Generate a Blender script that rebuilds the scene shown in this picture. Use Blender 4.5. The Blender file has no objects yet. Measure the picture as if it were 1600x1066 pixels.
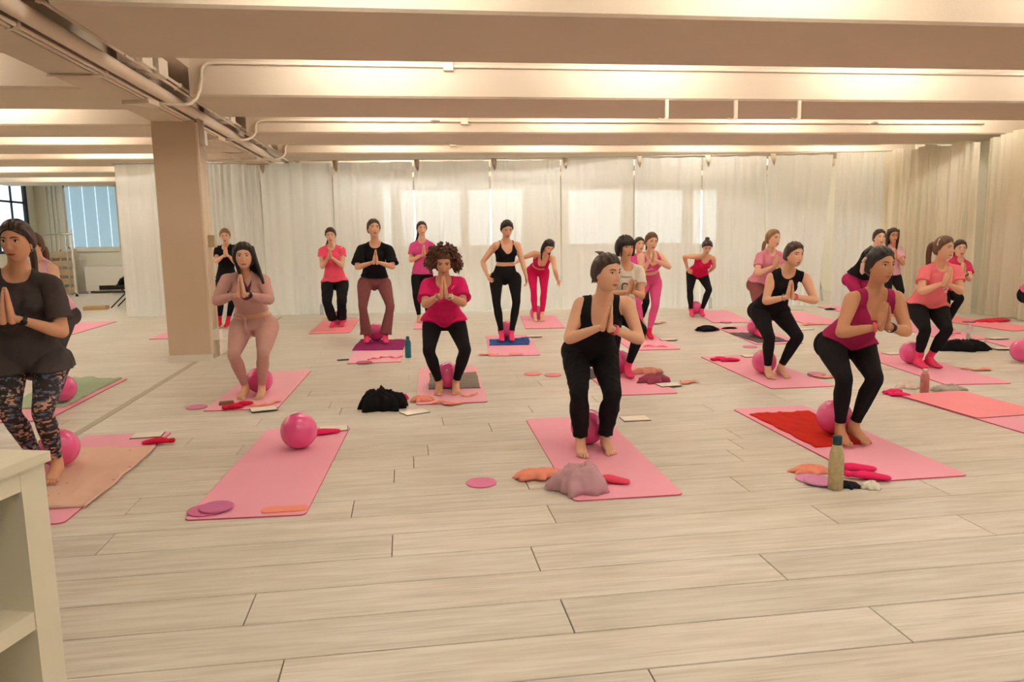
import bpy, bmesh, math, random
import numpy as np
from mathutils import Vector, Matrix

random.seed(7); rng = np.random.default_rng(7)
scene = bpy.context.scene
COL = scene.collection

# ------------------------------------------------------------------ camera
F_PX, PITCH, YAW, ROLL, CAM_H = 1184.0, 0.1397, 0.1378, -0.01688, 1.42
fw = np.array([math.sin(YAW)*math.cos(PITCH), math.cos(YAW)*math.cos(PITCH), -math.sin(PITCH)])
r0 = np.array([math.cos(YAW), -math.sin(YAW), 0.0]); u0 = np.cross(r0, fw)
rt = math.cos(ROLL)*r0 + math.sin(ROLL)*u0
up = -math.sin(ROLL)*r0 + math.cos(ROLL)*u0
CAM = np.array([0.0, 0.0, CAM_H])
cd = bpy.data.cameras.new('camera'); cd.sensor_width = 36.0; cd.lens = F_PX/1600*36.0
cd.clip_start = 0.05; cd.clip_end = 200
cam = bpy.data.objects.new('camera', cd); COL.objects.link(cam)
cam.matrix_world = Matrix(((rt[0], up[0], -fw[0], 0), (rt[1], up[1], -fw[1], 0), (rt[2], up[2], -fw[2], CAM_H), (0, 0, 0, 1)))
scene.camera = cam

# ------------------------------------------------------------------ world, exposure
w = bpy.data.worlds.new('overcast_sky'); scene.world = w; w.use_nodes = True
bg = w.node_tree.nodes['Background']; bg.inputs[0].default_value = (0.80, 0.92, 1.0, 1); bg.inputs[1].default_value = 0.8
vs = scene.view_settings
vs.view_transform = 'Standard'; vs.look = 'None'; vs.gamma = 1.0; vs.use_curve_mapping = False
vs.exposure = 1.64
LAMP_POWER = 10.0          # emission strength of the ceiling strip lamps
LAMP_COLOR = (1.0, 0.97, 0.925)
PANE_POWER = 1.25

# ------------------------------------------------------------------ pixel helpers (a pixel gives a direction only)
def ray(x, y):
    return rt*(x-800)/F_PX - up*(y-533)/F_PX + fw
def at_z(x, y, z=0.0):
    d = ray(x, y); return CAM + d*(z-CAM_H)/d[2]
def at_y(x, y, Y):
    d = ray(x, y); return CAM + d*Y/d[1]
def to_px(p):
    v = np.asarray(p) - CAM; c = v @ fw
    return 800+F_PX*(v@rt)/c, 533-F_PX*(v@up)/c

# ------------------------------------------------------------------ tags
def tag(o, label=None, cat=None, group=None, kind=None):
    if label: o['label'] = label
    if cat: o['category'] = cat
    if group: o['group'] = group
    if kind: o['kind'] = kind
    return o
def empty(name, loc=(0, 0, 0), rz=0.0):
    o = bpy.data.objects.new(name, None); COL.objects.link(o)
    o.location = loc; o.rotation_euler = (0, 0, rz); o.empty_display_size = 0.05
    return o
def link(name, me, parent=None, loc=None):
    o = bpy.data.objects.new(name, me); COL.objects.link(o)
    if parent is not None: o.parent = parent
    if loc is not None: o.location = loc
    return o

# ------------------------------------------------------------------ mesh collector
class MB:
    def __init__(s): s.v = []; s.f = []; s.m = []; s.n = 0
    def add(s, V, F, mi=0):
        V = np.asarray(V, float); s.v.append(V)
        for q in F: s.f.append(tuple(int(i)+s.n for i in q)); s.m.append(mi)
        s.n += len(V); return s
    def box(s, lo, hi, mi=0):
        x0, y0, z0 = lo; x1, y1, z1 = hi
        V = [(x0,y0,z0),(x1,y0,z0),(x1,y1,z0),(x0,y1,z0),(x0,y0,z1),(x1,y0,z1),(x1,y1,z1),(x0,y1,z1)]
        return s.add(V, [(0,3,2,1),(4,5,6,7),(0,1,5,4),(1,2,6,5),(2,3,7,6),(3,0,4,7)], mi)
    def quad_box(s, corners, z0, z1, mi=0):          # prism over a 2D polygon
        n = len(corners)
        a = sum(corners[i][0]*corners[(i+1)%n][1]-corners[(i+1)%n][0]*corners[i][1] for i in range(n))
        if a < 0: corners = corners[::-1]
        V = [(x, y, z0) for x, y in corners]+[(x, y, z1) for x, y in corners]
        F = [tuple(range(n-1, -1, -1)), tuple(range(n, 2*n))]+[(i, (i+1) % n, n+(i+1) % n, n+i) for i in range(n)]
        return s.add(V, F, mi)
    def tube(s, P, R, n=10, side=None, mi=0, round_ends=True):
        V, F = tube_mesh(P, R, n, side, round_ends); return s.add(V, F, mi)
    def ellipsoid(s, c, r, axes=None, n=14, m=9, mi=0):
        c = np.asarray(c, float); A = np.eye(3) if axes is None else np.asarray(axes)
        V = [c + A[2]*r[2]]; F = []
        for i in range(1, m):
            t = math.pi*i/m
            for j in range(n):
                a = 2*math.pi*j/n
                V.append(c + A[0]*r[0]*math.sin(t)*math.cos(a) + A[1]*r[1]*math.sin(t)*math.sin(a) + A[2]*r[2]*math.cos(t))
        V.append(c - A[2]*r[2]); e = len(V)-1
        for j in range(n):
            k = (j+1) % n
            F.append((0, 1+j, 1+k))
            for i in range(m-2): F.append((1+i*n+j, 1+(i+1)*n+j, 1+(i+1)*n+k, 1+i*n+k))
            F.append((1+(m-2)*n+j, e, 1+(m-2)*n+k))
        return s.add(V, F, mi)
    def lathe(s, c, prof, n=24, mi=0):                # prof: list of (r, z)
        c = np.asarray(c, float); V = []; F = []
        for r, z in prof:
            for j in range(n):
                a = 2*math.pi*j/n; V.append(c+np.array([r*math.cos(a), r*math.sin(a), z]))
        for i in range(len(prof)-1):
            for j in range(n):
                k = (j+1) % n; F.append((i*n+j, i*n+k, (i+1)*n+k, (i+1)*n+j))
        F.append(tuple(range(n-1, -1, -1))); b = (len(prof)-1)*n; F.append(tuple(range(b, b+n)))
        return s.add(V, F, mi)
    def mesh(s, name, mats, smooth=True):
        me = bpy.data.meshes.new(name)
        me.from_pydata(np.concatenate(s.v).tolist() if s.v else [], [], s.f)
        for m in (mats if isinstance(mats, (list, tuple)) else [mats]): me.materials.append(m)
        me.polygons.foreach_set('material_index', s.m)
        me.polygons.foreach_set('use_smooth', [smooth]*len(s.f))
        me.update(); return me
    def build(s, name, mats, parent=None, smooth=True, loc=None, local=False):
        if local:                                     # geometry relative to its own base
            V = np.concatenate(s.v); lo = V.min(0); hi = V.max(0)
            c = np.array([(lo[0]+hi[0])/2, (lo[1]+hi[1])/2, lo[2]]); s.v = [V-c]; loc = tuple(c)
        return link(name, s.mesh(name, mats, smooth), parent, loc)

def unit(v):
    v = np.asarray(v, float); return v/max(np.linalg.norm(v), 1e-9)

def tube_mesh(P, R, n=10, side=None, round_ends=True):
    P = [np.asarray(p, float) for p in P]; R = [(r, r) if np.isscalar(r) else r for r in R]
    k = len(P)
    T = []
    for i in range(k):
        a = P[min(i+1, k-1)]-P[max(i-1, 0)]; T.append(unit(a))
    if side is None:
        side = np.array([1., 0, 0]) if abs(T[0][0]) < 0.8 else np.array([0, 1., 0])
    rings = []; u = unit(side)
    if round_ends:
        seq = []
        for q in (0.35, 0.75): seq.append((P[0]-T[0]*min(R[0])*math.sqrt(1-q*q)*0.8, (R[0][0]*q, R[0][1]*q), T[0]))
        for i in range(k): seq.append((P[i], R[i], T[i]))
        for q in (0.75, 0.35): seq.append((P[-1]+T[-1]*min(R[-1])*math.sqrt(1-q*q)*0.8, (R[-1][0]*q, R[-1][1]*q), T[-1]))
    else:
        seq = [(P[i], R[i], T[i]) for i in range(k)]
    V = []; F = []
    ca = np.cos(np.arange(n)*2*np.pi/n); sa = np.sin(np.arange(n)*2*np.pi/n)
    for c, r, t in seq:
        u = unit(u - t*(u@t)); v = np.cross(t, u)
        V.append(c + np.outer(ca*r[0], u) + np.outer(sa*r[1], v))
    m = len(seq); V = np.concatenate(V)
    for i in range(m-1):
        for j in range(n):
            q = (j+1) % n; F.append((i*n+j, i*n+q, (i+1)*n+q, (i+1)*n+j))
    F.append(tuple(range(n-1, -1, -1))); F.append(tuple(range((m-1)*n, m*n)))
    return V, F

def bezier(pts, n):
    pts = [np.asarray(p, float) for p in pts]; out = []
    for i in range(n):
        t = i/(n-1); q = pts
        while len(q) > 1: q = [a*(1-t)+b*t for a, b in zip(q, q[1:])]
        out.append(q[0])
    return out

def vnoise(P, s=1.0, seed=0):                        # cheap smooth pseudo noise in [-1,1]
    r = np.random.default_rng(seed); o = np.zeros(len(P))
    for i in range(5):
        k = r.normal(size=3)*s*(1+0.6*i); o += np.sin(P@k + r.uniform(0, 6.28))/(1+0.4*i)
    return o/2.6

# ------------------------------------------------------------------ materials
MATS = {}
def srgb(c):
    return tuple(((v/255)/12.92 if v/255 <= 0.04045 else ((v/255+0.055)/1.055)**2.4) for v in c)
def mat(name, rgb, rough=0.6, metal=0.0, var=0.08, scale=8.0, bump=0.0, bscale=60.0, spec=0.4, trans=0.0, coat=0.0, sheen=0.0, sss=0.0, lin=False, stretch=None, emit=None):
    if name in MATS: return MATS[name]
    m = bpy.data.materials.new(name); m.use_nodes = True; nt = m.node_tree; N = nt.nodes; L = nt.links
    b = N['Principled BSDF']; c = rgb if lin else srgb(rgb)
    tc = N.new('ShaderNodeTexCoord'); mp = N.new('ShaderNodeMapping'); L.new(tc.outputs['Object'], mp.inputs[0])
    if stretch: mp.inputs['Scale'].default_value = stretch
    nz = N.new('ShaderNodeTexNoise'); nz.inputs['Scale'].default_value = scale; nz.inputs['Detail'].default_value = 4
    L.new(mp.outputs[0], nz.inputs[0])
    mx = N.new('ShaderNodeMix'); mx.data_type = 'RGBA'
    lo = tuple(max(0, v*(1-var)) for v in c)+(1,); hi = tuple(min(1, v*(1+var)) for v in c)+(1,)
    mx.inputs[6].default_value = lo; mx.inputs[7].default_value = hi
    L.new(nz.outputs[0], mx.inputs[0]); L.new(mx.outputs[2], b.inputs['Base Color'])
    b.inputs['Roughness'].default_value = rough; b.inputs['Metallic'].default_value = metal
    b.inputs['Specular IOR Level'].default_value = spec
    b.inputs['Transmission Weight'].default_value = trans
    b.inputs['Coat Weight'].default_value = coat; b.inputs['Sheen Weight'].default_value = sheen
    if sss:
        b.inputs['Subsurface Weight'].default_value = sss; b.inputs['Subsurface Radius'].default_value = (0.012, 0.005, 0.003)
    if bump:
        bn = N.new('ShaderNodeTexNoise'); bn.inputs['Scale'].default_value = bscale; bn.inputs['Detail'].default_value = 3
        L.new(mp.outputs[0], bn.inputs[0])
        bp = N.new('ShaderNodeBump'); bp.inputs['Strength'].default_value = bump; bp.inputs['Distance'].default_value = 0.01
        L.new(bn.outputs[0], bp.inputs['Height']); L.new(bp.outputs[0], b.inputs['Normal'])
    if emit:
        b.inputs['Emission Color'].default_value = tuple(emit[:3])+(1,); b.inputs['Emission Strength'].default_value = emit[3]
    MATS[name] = m; return m
def fabric(name, rgb, **k):
    k.setdefault('rough', 0.9); k.setdefault('spec', 0.15); k.setdefault('bump', 0.25); k.setdefault('bscale', 26); k.setdefault('var', 0.10)
    return mat(name, rgb, **k)
# ================================================================== THE ROOM
PAINT = mat('cream_paint', (214, 198, 176), rough=0.75, var=0.03, scale=3, bump=0.08, bscale=40)
WALLP = mat('wall_paint', (226, 220, 200), rough=0.85, var=0.03, scale=2)
PILLP = mat('pillar_paint', (214, 190, 164), rough=0.8, var=0.03, scale=2)
WHITEP = mat('white_plastic', (235, 228, 214), rough=0.45, var=0.02)
CONDM = mat('painted_conduit', (232, 216, 194), rough=0.5, var=0.03)
METAL = mat('chrome_metal', (200, 200, 198), rough=0.25, metal=1.0, var=0.02)
BLACKM = mat('black_metal', (28, 27, 27), rough=0.45, var=0.05)
DARKGAP = mat('dark_opening', (38, 32, 28), rough=0.9, var=0.05)

def plank_material(name, far):
    m = bpy.data.materials.new(name); m.use_nodes = True; nt = m.node_tree; N = nt.nodes; L = nt.links
    b = N['Principled BSDF']; tc = N.new('ShaderNodeTexCoord')
    oi = N.new('ShaderNodeObjectInfo')
    off = N.new('ShaderNodeVectorMath'); off.operation = 'MULTIPLY_ADD'
    cmb = N.new('ShaderNodeCombineXYZ')
    for i in range(3): L.new(oi.outputs['Random'], cmb.inputs[i])
    L.new(cmb.outputs[0], off.inputs[0]); off.inputs[1].default_value = (37.0, 91.0, 13.0); L.new(tc.outputs['Object'], off.inputs[2])
    def noise(scale, detail, sc):
        mp = N.new('ShaderNodeMapping'); mp.inputs['Scale'].default_value = sc
        L.new(off.outputs[0], mp.inputs[0])
        n = N.new('ShaderNodeTexNoise'); n.inputs['Scale'].default_value = scale; n.inputs['Detail'].default_value = detail
        L.new(mp.outputs[0], n.inputs[0]); return n
    grain = noise(3.0, 7, (1.0, 13.0, 1.0)); patch = noise(1.6, 4, (1.0, 4.0, 1.0)); wisp = noise(2.2, 5, (1.0, 9.0, 1.0))
    cr = N.new('ShaderNodeValToRGB'); L.new(grain.outputs[0], cr.inputs[0])
    cr.color_ramp.elements[0].position = 0.30; cr.color_ramp.elements[0].color = srgb((206, 200, 187))+(1,)
    cr.color_ramp.elements[1].position = 0.62; cr.color_ramp.elements[1].color = srgb((226, 221, 211))+(1,)
    # cathedral grain: distorted rings
    mpw = N.new('ShaderNodeMapping'); mpw.inputs['Scale'].default_value = (0.9, 7.0, 1.0); L.new(off.outputs[0], mpw.inputs[0])
    wv = N.new('ShaderNodeTexWave'); wv.wave_type = 'RINGS'; wv.inputs['Scale'].default_value = 2.2; wv.inputs['Distortion'].default_value = 5.0; wv.inputs['Detail'].default_value = 3
    L.new(mpw.outputs[0], wv.inputs[0])
    r2 = N.new('ShaderNodeValToRGB'); L.new(wv.outputs[0], r2.inputs[0])
    r2.color_ramp.elements[0].position = 0.0; r2.color_ramp.elements[0].color = (0.80, 0.78, 0.74, 1)
    r2.color_ramp.elements[1].position = 0.16; r2.color_ramp.elements[1].color = (1, 1, 1, 1)
    r3 = N.new('ShaderNodeValToRGB'); L.new(wisp.outputs[0], r3.inputs[0])
    r3.color_ramp.elements[0].position = 0.46; r3.color_ramp.elements[0].color = (0, 0, 0, 1)
    r3.color_ramp.elements[1].position = 0.66; r3.color_ramp.elements[1].color = (1, 1, 1, 1)
    mw = N.new('ShaderNodeMix'); mw.data_type = 'RGBA'; mw.blend_type = 'MULTIPLY'
    L.new(r3.outputs[0], mw.inputs[0]); L.new(cr.outputs[0], mw.inputs[6]); L.new(r2.outputs[0], mw.inputs[7])
    mp2 = N.new('ShaderNodeMix'); mp2.data_type = 'RGBA'; mp2.blend_type = 'MULTIPLY'; mp2.inputs[0].default_value = 1.0
    r4 = N.new('ShaderNodeValToRGB'); L.new(patch.outputs[0], r4.inputs[0])
    r4.color_ramp.elements[0].position = 0.3; r4.color_ramp.elements[0].color = (0.90, 0.88, 0.84, 1)
    r4.color_ramp.elements[1].position = 0.7; r4.color_ramp.elements[1].color = (1, 1, 1, 1)
    L.new(mw.outputs[2], mp2.inputs[6]); L.new(r4.outputs[0], mp2.inputs[7])
    out = mp2.outputs[2]
    if far:                                          # beyond the built planks the joints are too fine to pick apart
        br = N.new('ShaderNodeTexBrick'); br.inputs['Scale'].default_value = 1.0
        br.inputs['Brick Width'].default_value = 2.15; br.inputs['Row Height'].default_value = 0.2595
        br.inputs['Mortar Size'].default_value = 0.0016; br.inputs['Mortar Smooth'].default_value = 0.1
        br.inputs['Color1'].default_value = (0.95, 0.95, 0.95, 1); br.inputs['Color2'].default_value = (1, 1, 1, 1)
        br.inputs['Mortar'].default_value = (0.55, 0.5, 0.44, 1)
        L.new(tc.outputs['Object'], br.inputs[0])
        mb_ = N.new('ShaderNodeMix'); mb_.data_type = 'RGBA'; mb_.blend_type = 'MULTIPLY'; mb_.inputs[0].default_value = 1.0
        L.new(out, mb_.inputs[6]); L.new(br.outputs[0], mb_.inputs[7]); out = mb_.outputs[2]
    else:
        hv = N.new('ShaderNodeHueSaturation'); mr = N.new('ShaderNodeMapRange')
        mr.inputs[3].default_value = 0.93; mr.inputs[4].default_value = 1.03
        L.new(oi.outputs['Random'], mr.inputs[0]); L.new(mr.outputs[0], hv.inputs['Value']); L.new(out, hv.inputs['Color']); out = hv.outputs[0]
    L.new(out, b.inputs['Base Color'])
    b.inputs['Roughness'].default_value = 0.42; b.inputs['Specular IOR Level'].default_value = 0.35
    bp = N.new('ShaderNodeBump'); bp.inputs['Strength'].default_value = 0.12; bp.inputs['Distance'].default_value = 0.004
    L.new(grain.outputs[0], bp.inputs['Height']); L.new(bp.outputs[0], b.inputs['Normal'])
    return m
PLANK = plank_material('whitewashed_plank', False); FARFLOOR = plank_material('whitewashed_floor', True)
GROUT = mat('plank_joint', (96, 82, 66), rough=0.9)

# floor: base slab, planks laid as pieces in the near half
NEAR_Y = 2.494 + 0.2595*18
m = MB()
m.box((-10, -4, -0.10), (9.9, NEAR_Y, -0.006), 1)
m.box((-10, NEAR_Y, -0.10), (9.9, 22.6, 0.0), 0)
floor = m.build('floor', [FARFLOOR, GROUT], smooth=False); tag(floor, kind='structure', label='pale whitewashed wooden plank floor')
def chamfer_box(L_, W_, H_, b):
    m = MB(); x, y = L_/2, W_/2
    V = [(-x,-y,-H_),(x,-y,-H_),(x,y,-H_),(-x,y,-H_),(-x,-y,-b),(x,-y,-b),(x,y,-b),(-x,y,-b),(-x+b,-y+b,0),(x-b,-y+b,0),(x-b,y-b,0),(-x+b,y-b,0)]
    F = [(0,3,2,1),(8,9,10,11)]
    for i in range(4):
        j = (i+1) % 4; F += [(i, j, 4+j, 4+i), (4+i, 4+j, 8+j, 8+i)]
    return m.add(V, F)
pm = chamfer_box(2.1455, 0.2545, 0.006, 0.0018).mesh('plank', PLANK, smooth=False)
known = {-2: 0.742, -1: -0.456, 0: 0.556, 1: -0.644, 2: 0.524, 3: -0.106, 4: -1.453, 5: 1.83, 6: -1.503}
for k in range(-6, 18):
    yc = 2.494+0.2595*(k+0.5)
    x0 = known.get(k, rng.uniform(-1.0, 1.0))
    half_l = 0.75*yc+1.4; half_r = 1.0*yc+1.4
    i0 = math.floor((-half_l-x0)/2.15); i1 = math.ceil((half_r-x0)/2.15)
    for i in range(i0, i1):
        link('plank', pm, floor, (x0+2.15*(i+0.5), yc, 0.0))

# grey joint strip in the floor under the girder
tag(MB().box((-2.50, -3.9, 0.0), (-2.44, 9.2, 0.004)).build('trim_1', mat('grey_joint_strip', (176, 168, 150), rough=0.5), smooth=False), kind='structure', label='flat grey joint strip running along the floor to the pillar')
tag(MB().box((-2.30, 9.7, 0.0), (-2.24, 14.2, 0.004)).build('trim_2', MATS['grey_joint_strip'], smooth=False), kind='structure', label='flat grey joint strip in the floor behind the pillar')

# ceiling slab, beams
ZB = 2.85
ceiling = tag(MB().box((-10, -4, 3.42), (9.9, 22.6, 3.55)).build('ceiling', PAINT, smooth=False), kind='structure', label='cream concrete ceiling with wide beams')
RIGHT_BEAMS = [(-3.2, -1.9), (-0.4, 0.9), (2.3, 3.65), (5.17, 6.59), (8.26, 9.62), (11.03, 12.37), (13.66, 14.88), (16.4, 17.6), (19.2, 20.4)]
LEFT_BEAMS = [(-3.2, -1.9), (-0.2, 1.0), (2.6, 3.8), (5.3, 6.5), (7.90, 9.12), (10.35, 11.5), (12.5, 13.65), (14.6, 15.9), (17.3, 18.5), (20.0, 21.2)]
def beam(x0, x1, y0, y1):
    m = MB(); c = 0.02
    prof = [(y0, 3.43), (y0, ZB+c), (y0+c, ZB), (y1-c, ZB), (y1, ZB+c), (y1, 3.43)]
    V = [(x0, y, z) for y, z in prof]+[(x1, y, z) for y, z in prof]
    F = [(0,1,2,3,4,5), (11,10,9,8,7,6)]+[(i, 6+i, 7+i, 1+i) for i in range(5)]+[(5, 11, 6, 0)]
    m.add(V, F); return m.build('beam', PAINT, ceiling, smooth=False)
for y0, y1 in RIGHT_BEAMS: beam(-2.08, 9.85, y0, y1)
for y0, y1 in LEFT_BEAMS: beam(-9.9, -2.74, y0, y1)
m = MB(); m.box((-2.76, -3.9, 2.75), (-2.42, 22.4, 3.43)); m.box((-2.43, -3.9, 3.12), (-2.07, 22.4, 3.43))
m.build('girder', PAINT, ceiling, smooth=False)
# pipes and conduits along the girder
def pipe(P, r, n=8, name='conduit_pipe', mt=CONDM, parent=ceiling):
    return MB().tube(P, [r]*len(P), n, round_ends=False).build(name, mt, parent)
pipe([(-2.30, -3.9, 2.84), (-2.30, 22.3, 2.84)], 0.055, 12, 'service_pipe')
for x, z in ((-2.40, 2.765), (-2.365, 2.775), (-2.21, 2.93), (-2.175, 2.955), (-2.38, 2.93)):
    pipe([(x, -3.9, z), (x, 22.3, z)], 0.015)
    for y in np.arange(1.0, 14, 1.45):
        MB().box((x-0.022, y, z-0.02), (x+0.022, y+0.035, z+0.02)).build('pipe_clamp', CONDM, ceiling, smooth=False)
for y0 in (4.2, 7.05, 7.5, 9.95, 10.4, 12.7, 13.1):
    MB().box((-2.34, y0, 2.92), (-2.14, y0+0.28, 3.08)).build('cable_box', WHITEP, ceiling, smooth=False)
for yb in (8.26, 11.03, 13.66):                       # conduit leaves the girder, climbs the beam face and runs along it
    z0 = 2.79; z1 = at_y(800, 105, 8.26)[2] if yb < 9 else 3.02
    P = [(-2.42, yb-0.25, 2.74), (-2.1, yb-0.16, 2.74)]+bezier([(-2.1, yb-0.16, 2.74), (-1.98, yb-0.05, 2.76), (-1.95, yb-0.03, z1-0.16)], 5)[1:]+bezier([(-1.95, yb-0.03, z1-0.10), (-1.95, yb-0.03, z1), (-1.82, yb-0.03, z1)], 5)+[(0.5, yb-0.025, z1-0.005), (9.0, yb-0.025, z1-0.01)]
    pipe(P, 0.016)
    fx = MB(); fx.quad_box([(-2.62, yb-0.34), (-2.36, yb-0.40), (-2.30, yb-0.18), (-2.40, yb-0.12)], 2.715, 2.76); fx.build('cable_gland', CONDM, ceiling, smooth=False)
    jx = at_y(700, 113, yb)[0] if yb < 9 else 0.9
    MB().box((jx-0.05, yb-0.06, z1-0.05), (jx+0.05, yb, z1+0.05)).build('junction_box', CONDM, ceiling, smooth=False)
for px in (1042, 1150, 1249):
    x = at_y(px, 155, 8.26)[0]
    zl = at_y(px, 186, 8.25)[2]; MB().box((x-0.018, 8.245, zl), (x+0.018, 8.275, ZB+.003)).tube([(x, 8.25, zl+.01), (x-.05, 8.25, zl-.01), (x-.09, 8.25, zl+.004)], [.010]*3, 6).build('hanging_strap', CONDM, ceiling, smooth=False)
for px, py, z in ((1372, 189, ZB), (680, 186, ZB)):
    p = at_z(px, py, ZB); MB().lathe((p[0], p[1]+0.1, ZB-0.035), [(0.02, 0), (0.06, 0.008), (0.065, 0.036)], 16).build('smoke_detector', WHITEP, ceiling)
for y in (6.7, 9.75, 12.5, 14.4): pipe([(-2.76, y, 2.735), (-2.35, y, 2.735)], 0.012)

# walls
m = MB()
YB = 22.5; wins = [(-9.178, -7.79, 1.23, 2.95), (-0.62, -0.30, 1.05, 2.80), (-0.1, 1.70, 1.08, 2.78), (1.86, 3.55, 1.08, 2.78), (4.85, 6.56, 1.06, 2.75), (6.91, 8.49, 1.04, 2.73), (8.75, 9.6, 1.0, 2.71)]
def wall_holes(m, a0, a1, z0, z1, holes, put):
    cuts = sorted(holes); x = a0
    for h0, h1, b0, b1 in cuts:
        put(m, x, h0, z0, z1); put(m, h0, h1, z0, b0); put(m, h0, h1, b1, z1); x = h1
    put(m, x, a1, z0, z1)
wall_holes(m, -10.1, 9.9, 0, 3.43, wins, lambda m, a, b, c, d: m.box((a, YB, c), (b, YB+0.2, d)))
tag(m.build('wall_back', WALLP, smooth=False), kind='structure')
m = MB(); lw = [(19.0, 22.05, 1.15, 3.12)]
wall_holes(m, -4, 22.6, 0, 3.43, lw, lambda m, a, b, c, d: m.box((-10.1, a, c), (-9.9, b, d)))
tag(m.build('wall_left', WALLP, smooth=False), kind='structure')
tag(MB().box((9.75, -4, 0), (9.95, 22.6, 3.43)).build('wall_right', WALLP, smooth=False), kind='structure')
tag(MB().box((-10, -4.1, 0), (9.9, -3.9, 3.43)).build('wall_front', WALLP, smooth=False), kind='structure')
tag(MB().box((-9.9, YB-0.03, 0), (9.7, YB, 0.09)).build('baseboard_back', WALLP, smooth=False), kind='structure')
for x in (-9.62, -9.5, -9.40):
    tag(MB().box((x, YB-0.04, 0.09), (x+0.05, YB, 3.42)).build('trim_3', WALLP, smooth=False), kind='structure')
PANE = mat('frosted_daylight_pane', (225, 240, 245), rough=0.5, emit=(0.72, 0.92, 0.95, PANE_POWER), var=0.02)
BLINDPANE = mat('blue_blind', (150, 178, 190), rough=0.7, emit=(0.42, 0.60, 0.70, 0.16), var=0.06, scale=1.5)  # slats emit faintly, standing in for daylight through the blind
for i, (x0, x1, z0, z1) in enumerate(wins):
    fr = MB(); t = 0.05
    for lo, hi in (((x0, z0), (x1, z0+t)), ((x0, z1-t), (x1, z1)), ((x0, z0), (x0+t, z1)), ((x1-t, z0), (x1, z1))):
        fr.box((lo[0], YB+0.04, lo[1]), (hi[0], YB+0.10, hi[1]))
    wo = tag(fr.build('window_%d' % (i+1), WHITEP, smooth=False), kind='structure')
    if i == 0:
        n = 26; h = (z1-z0-0.1)/n                      # blind of fine horizontal slats with ladder cords
        for k in range(n):
            z = z0+0.05+h*k
            s = MB(); s.add([(x0+t, YB+0.045, z), (x1-t, YB+0.045, z), (x1-t, YB+0.035, z+h*1.02), (x0+t, YB+0.035, z+h*1.02)], [(0, 1, 2, 3)])
            s.build('blind_slat', BLINDPANE, wo, smooth=False)
        for fx in (0.12, 0.36, 0.60, 0.84):
            x = x0+(x1-x0)*fx; MB().box((x-0.008, YB+0.025, z0+0.03), (x+0.008, YB+0.032, z1-0.03)).build('blind_cord', mat('pale_cord', (225, 240, 250), emit=(0.7, 0.85, 1, 0.3)), wo, smooth=False)  # cords carry the same daylight glow as emission
        MB().box((x0-0.12, YB-0.06, z0-0.08), (x1+0.2, YB, z0)).build('window_sill', WALLP, wo, smooth=False)
        MB().box((x0-0.14, YB-0.02, z1), (x1+0.1, YB, z1+0.12)).build('window_frame', WALLP, wo, smooth=False)
    else:
        MB().add([(x0+t, YB+0.07, z0+t), (x1-t, YB+0.07, z0+t), (x1-t, YB+0.07, z1-t), (x0+t, YB+0.07, z1-t)], [(0, 1, 2, 3)]).build('pane', PANE, wo, smooth=False)
# black framed window in the left wall
y0, y1, z0, z1 = lw[0]; fr = MB(); t = 0.07
for a, b, c, d in ((y0, y1, z0, z0+t), (y0, y1, z1-t, z1), (y0, y0+t, z0, z1), (y1-t*2, y1, z0, z1)): fr.box((-9.97, a, c), (-9.88, b, d))
wo = tag(fr.build('window_8', BLACKM, smooth=False), kind='structure', label='black framed window at the far left')
ys = np.linspace(y0, y1, 5); zs = np.linspace(z0, z1, 4)
for y in ys[1:-1]: MB().box((-9.96, y-0.03, z0), (-9.91, y+0.03, z1)).build('muntin', BLACKM, wo, smooth=False)
for z in zs[1:-1]: MB().box((-9.96, y0, z-0.025), (-9.91, y1, z+0.025)).build('muntin', BLACKM, wo, smooth=False)
GLASSP = mat('daylit_pane', (215, 232, 240), rough=0.3, emit=(0.72, 0.88, 1.0, 0.45), var=0.05, scale=0.7)
for i in range(4):
    for j in range(3):
        MB().add([(-9.94, ys[i]+.03, zs[j]+.03), (-9.94, ys[i+1]-.03, zs[j]+.03), (-9.94, ys[i+1]-.03, zs[j+1]-.03), (-9.94, ys[i]+.03, zs[j+1]-.03)], [(0, 3, 2, 1)]).build('pane', GLASSP, wo, smooth=False)

# pillar
pillar = empty('pillar', (-2.545, 9.49, 0)); tag(pillar, 'beige square pillar with painted conduits up its right side', 'pillar', kind='structure')
def pb(name, lo, hi, mt): return MB().box([lo[0]+2.545, lo[1]-9.49, lo[2]], [hi[0]+2.545, hi[1]-9.49, hi[2]]).build(name, mt, pillar, smooth=False)
pb('shaft', (-2.78, 9.27, 0), (-2.31, 9.72, 2.76), PILLP)
pb('skirting', (-2.79, 9.255, 0), (-2.30, 9.73, 0.075), WHITEP)
for x, y, r in ((-2.285, 9.33, 0.014), (-2.285, 9.40, 0.014), (-2.28, 9.46, 0.012), (-2.285, 9.53, 0.016)):
    MB().tube([(x+2.545, y-9.49, 0.02), (x+2.545, y-9.49, 2.8)], [r, r], 8, round_ends=False).build('conduit_pipe', CONDM, pillar)
pb('wall_box', (-2.30, 9.35, 1.33), (-2.20, 9.47, 1.47), mat('beige_box', (190, 178, 146), rough=0.5))
pb('wall_box', (-2.30, 9.32, 2.50), (-2.22, 9.44, 2.66), WHITEP)
pb('socket_box', (-2.30, 9.31, 0.24), (-2.21, 9.45, 0.36), WHITEP)
pb('trunking', (-2.31, 9.28, 0.075), (-2.285, 9.32, 2.74), CONDM)

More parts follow.
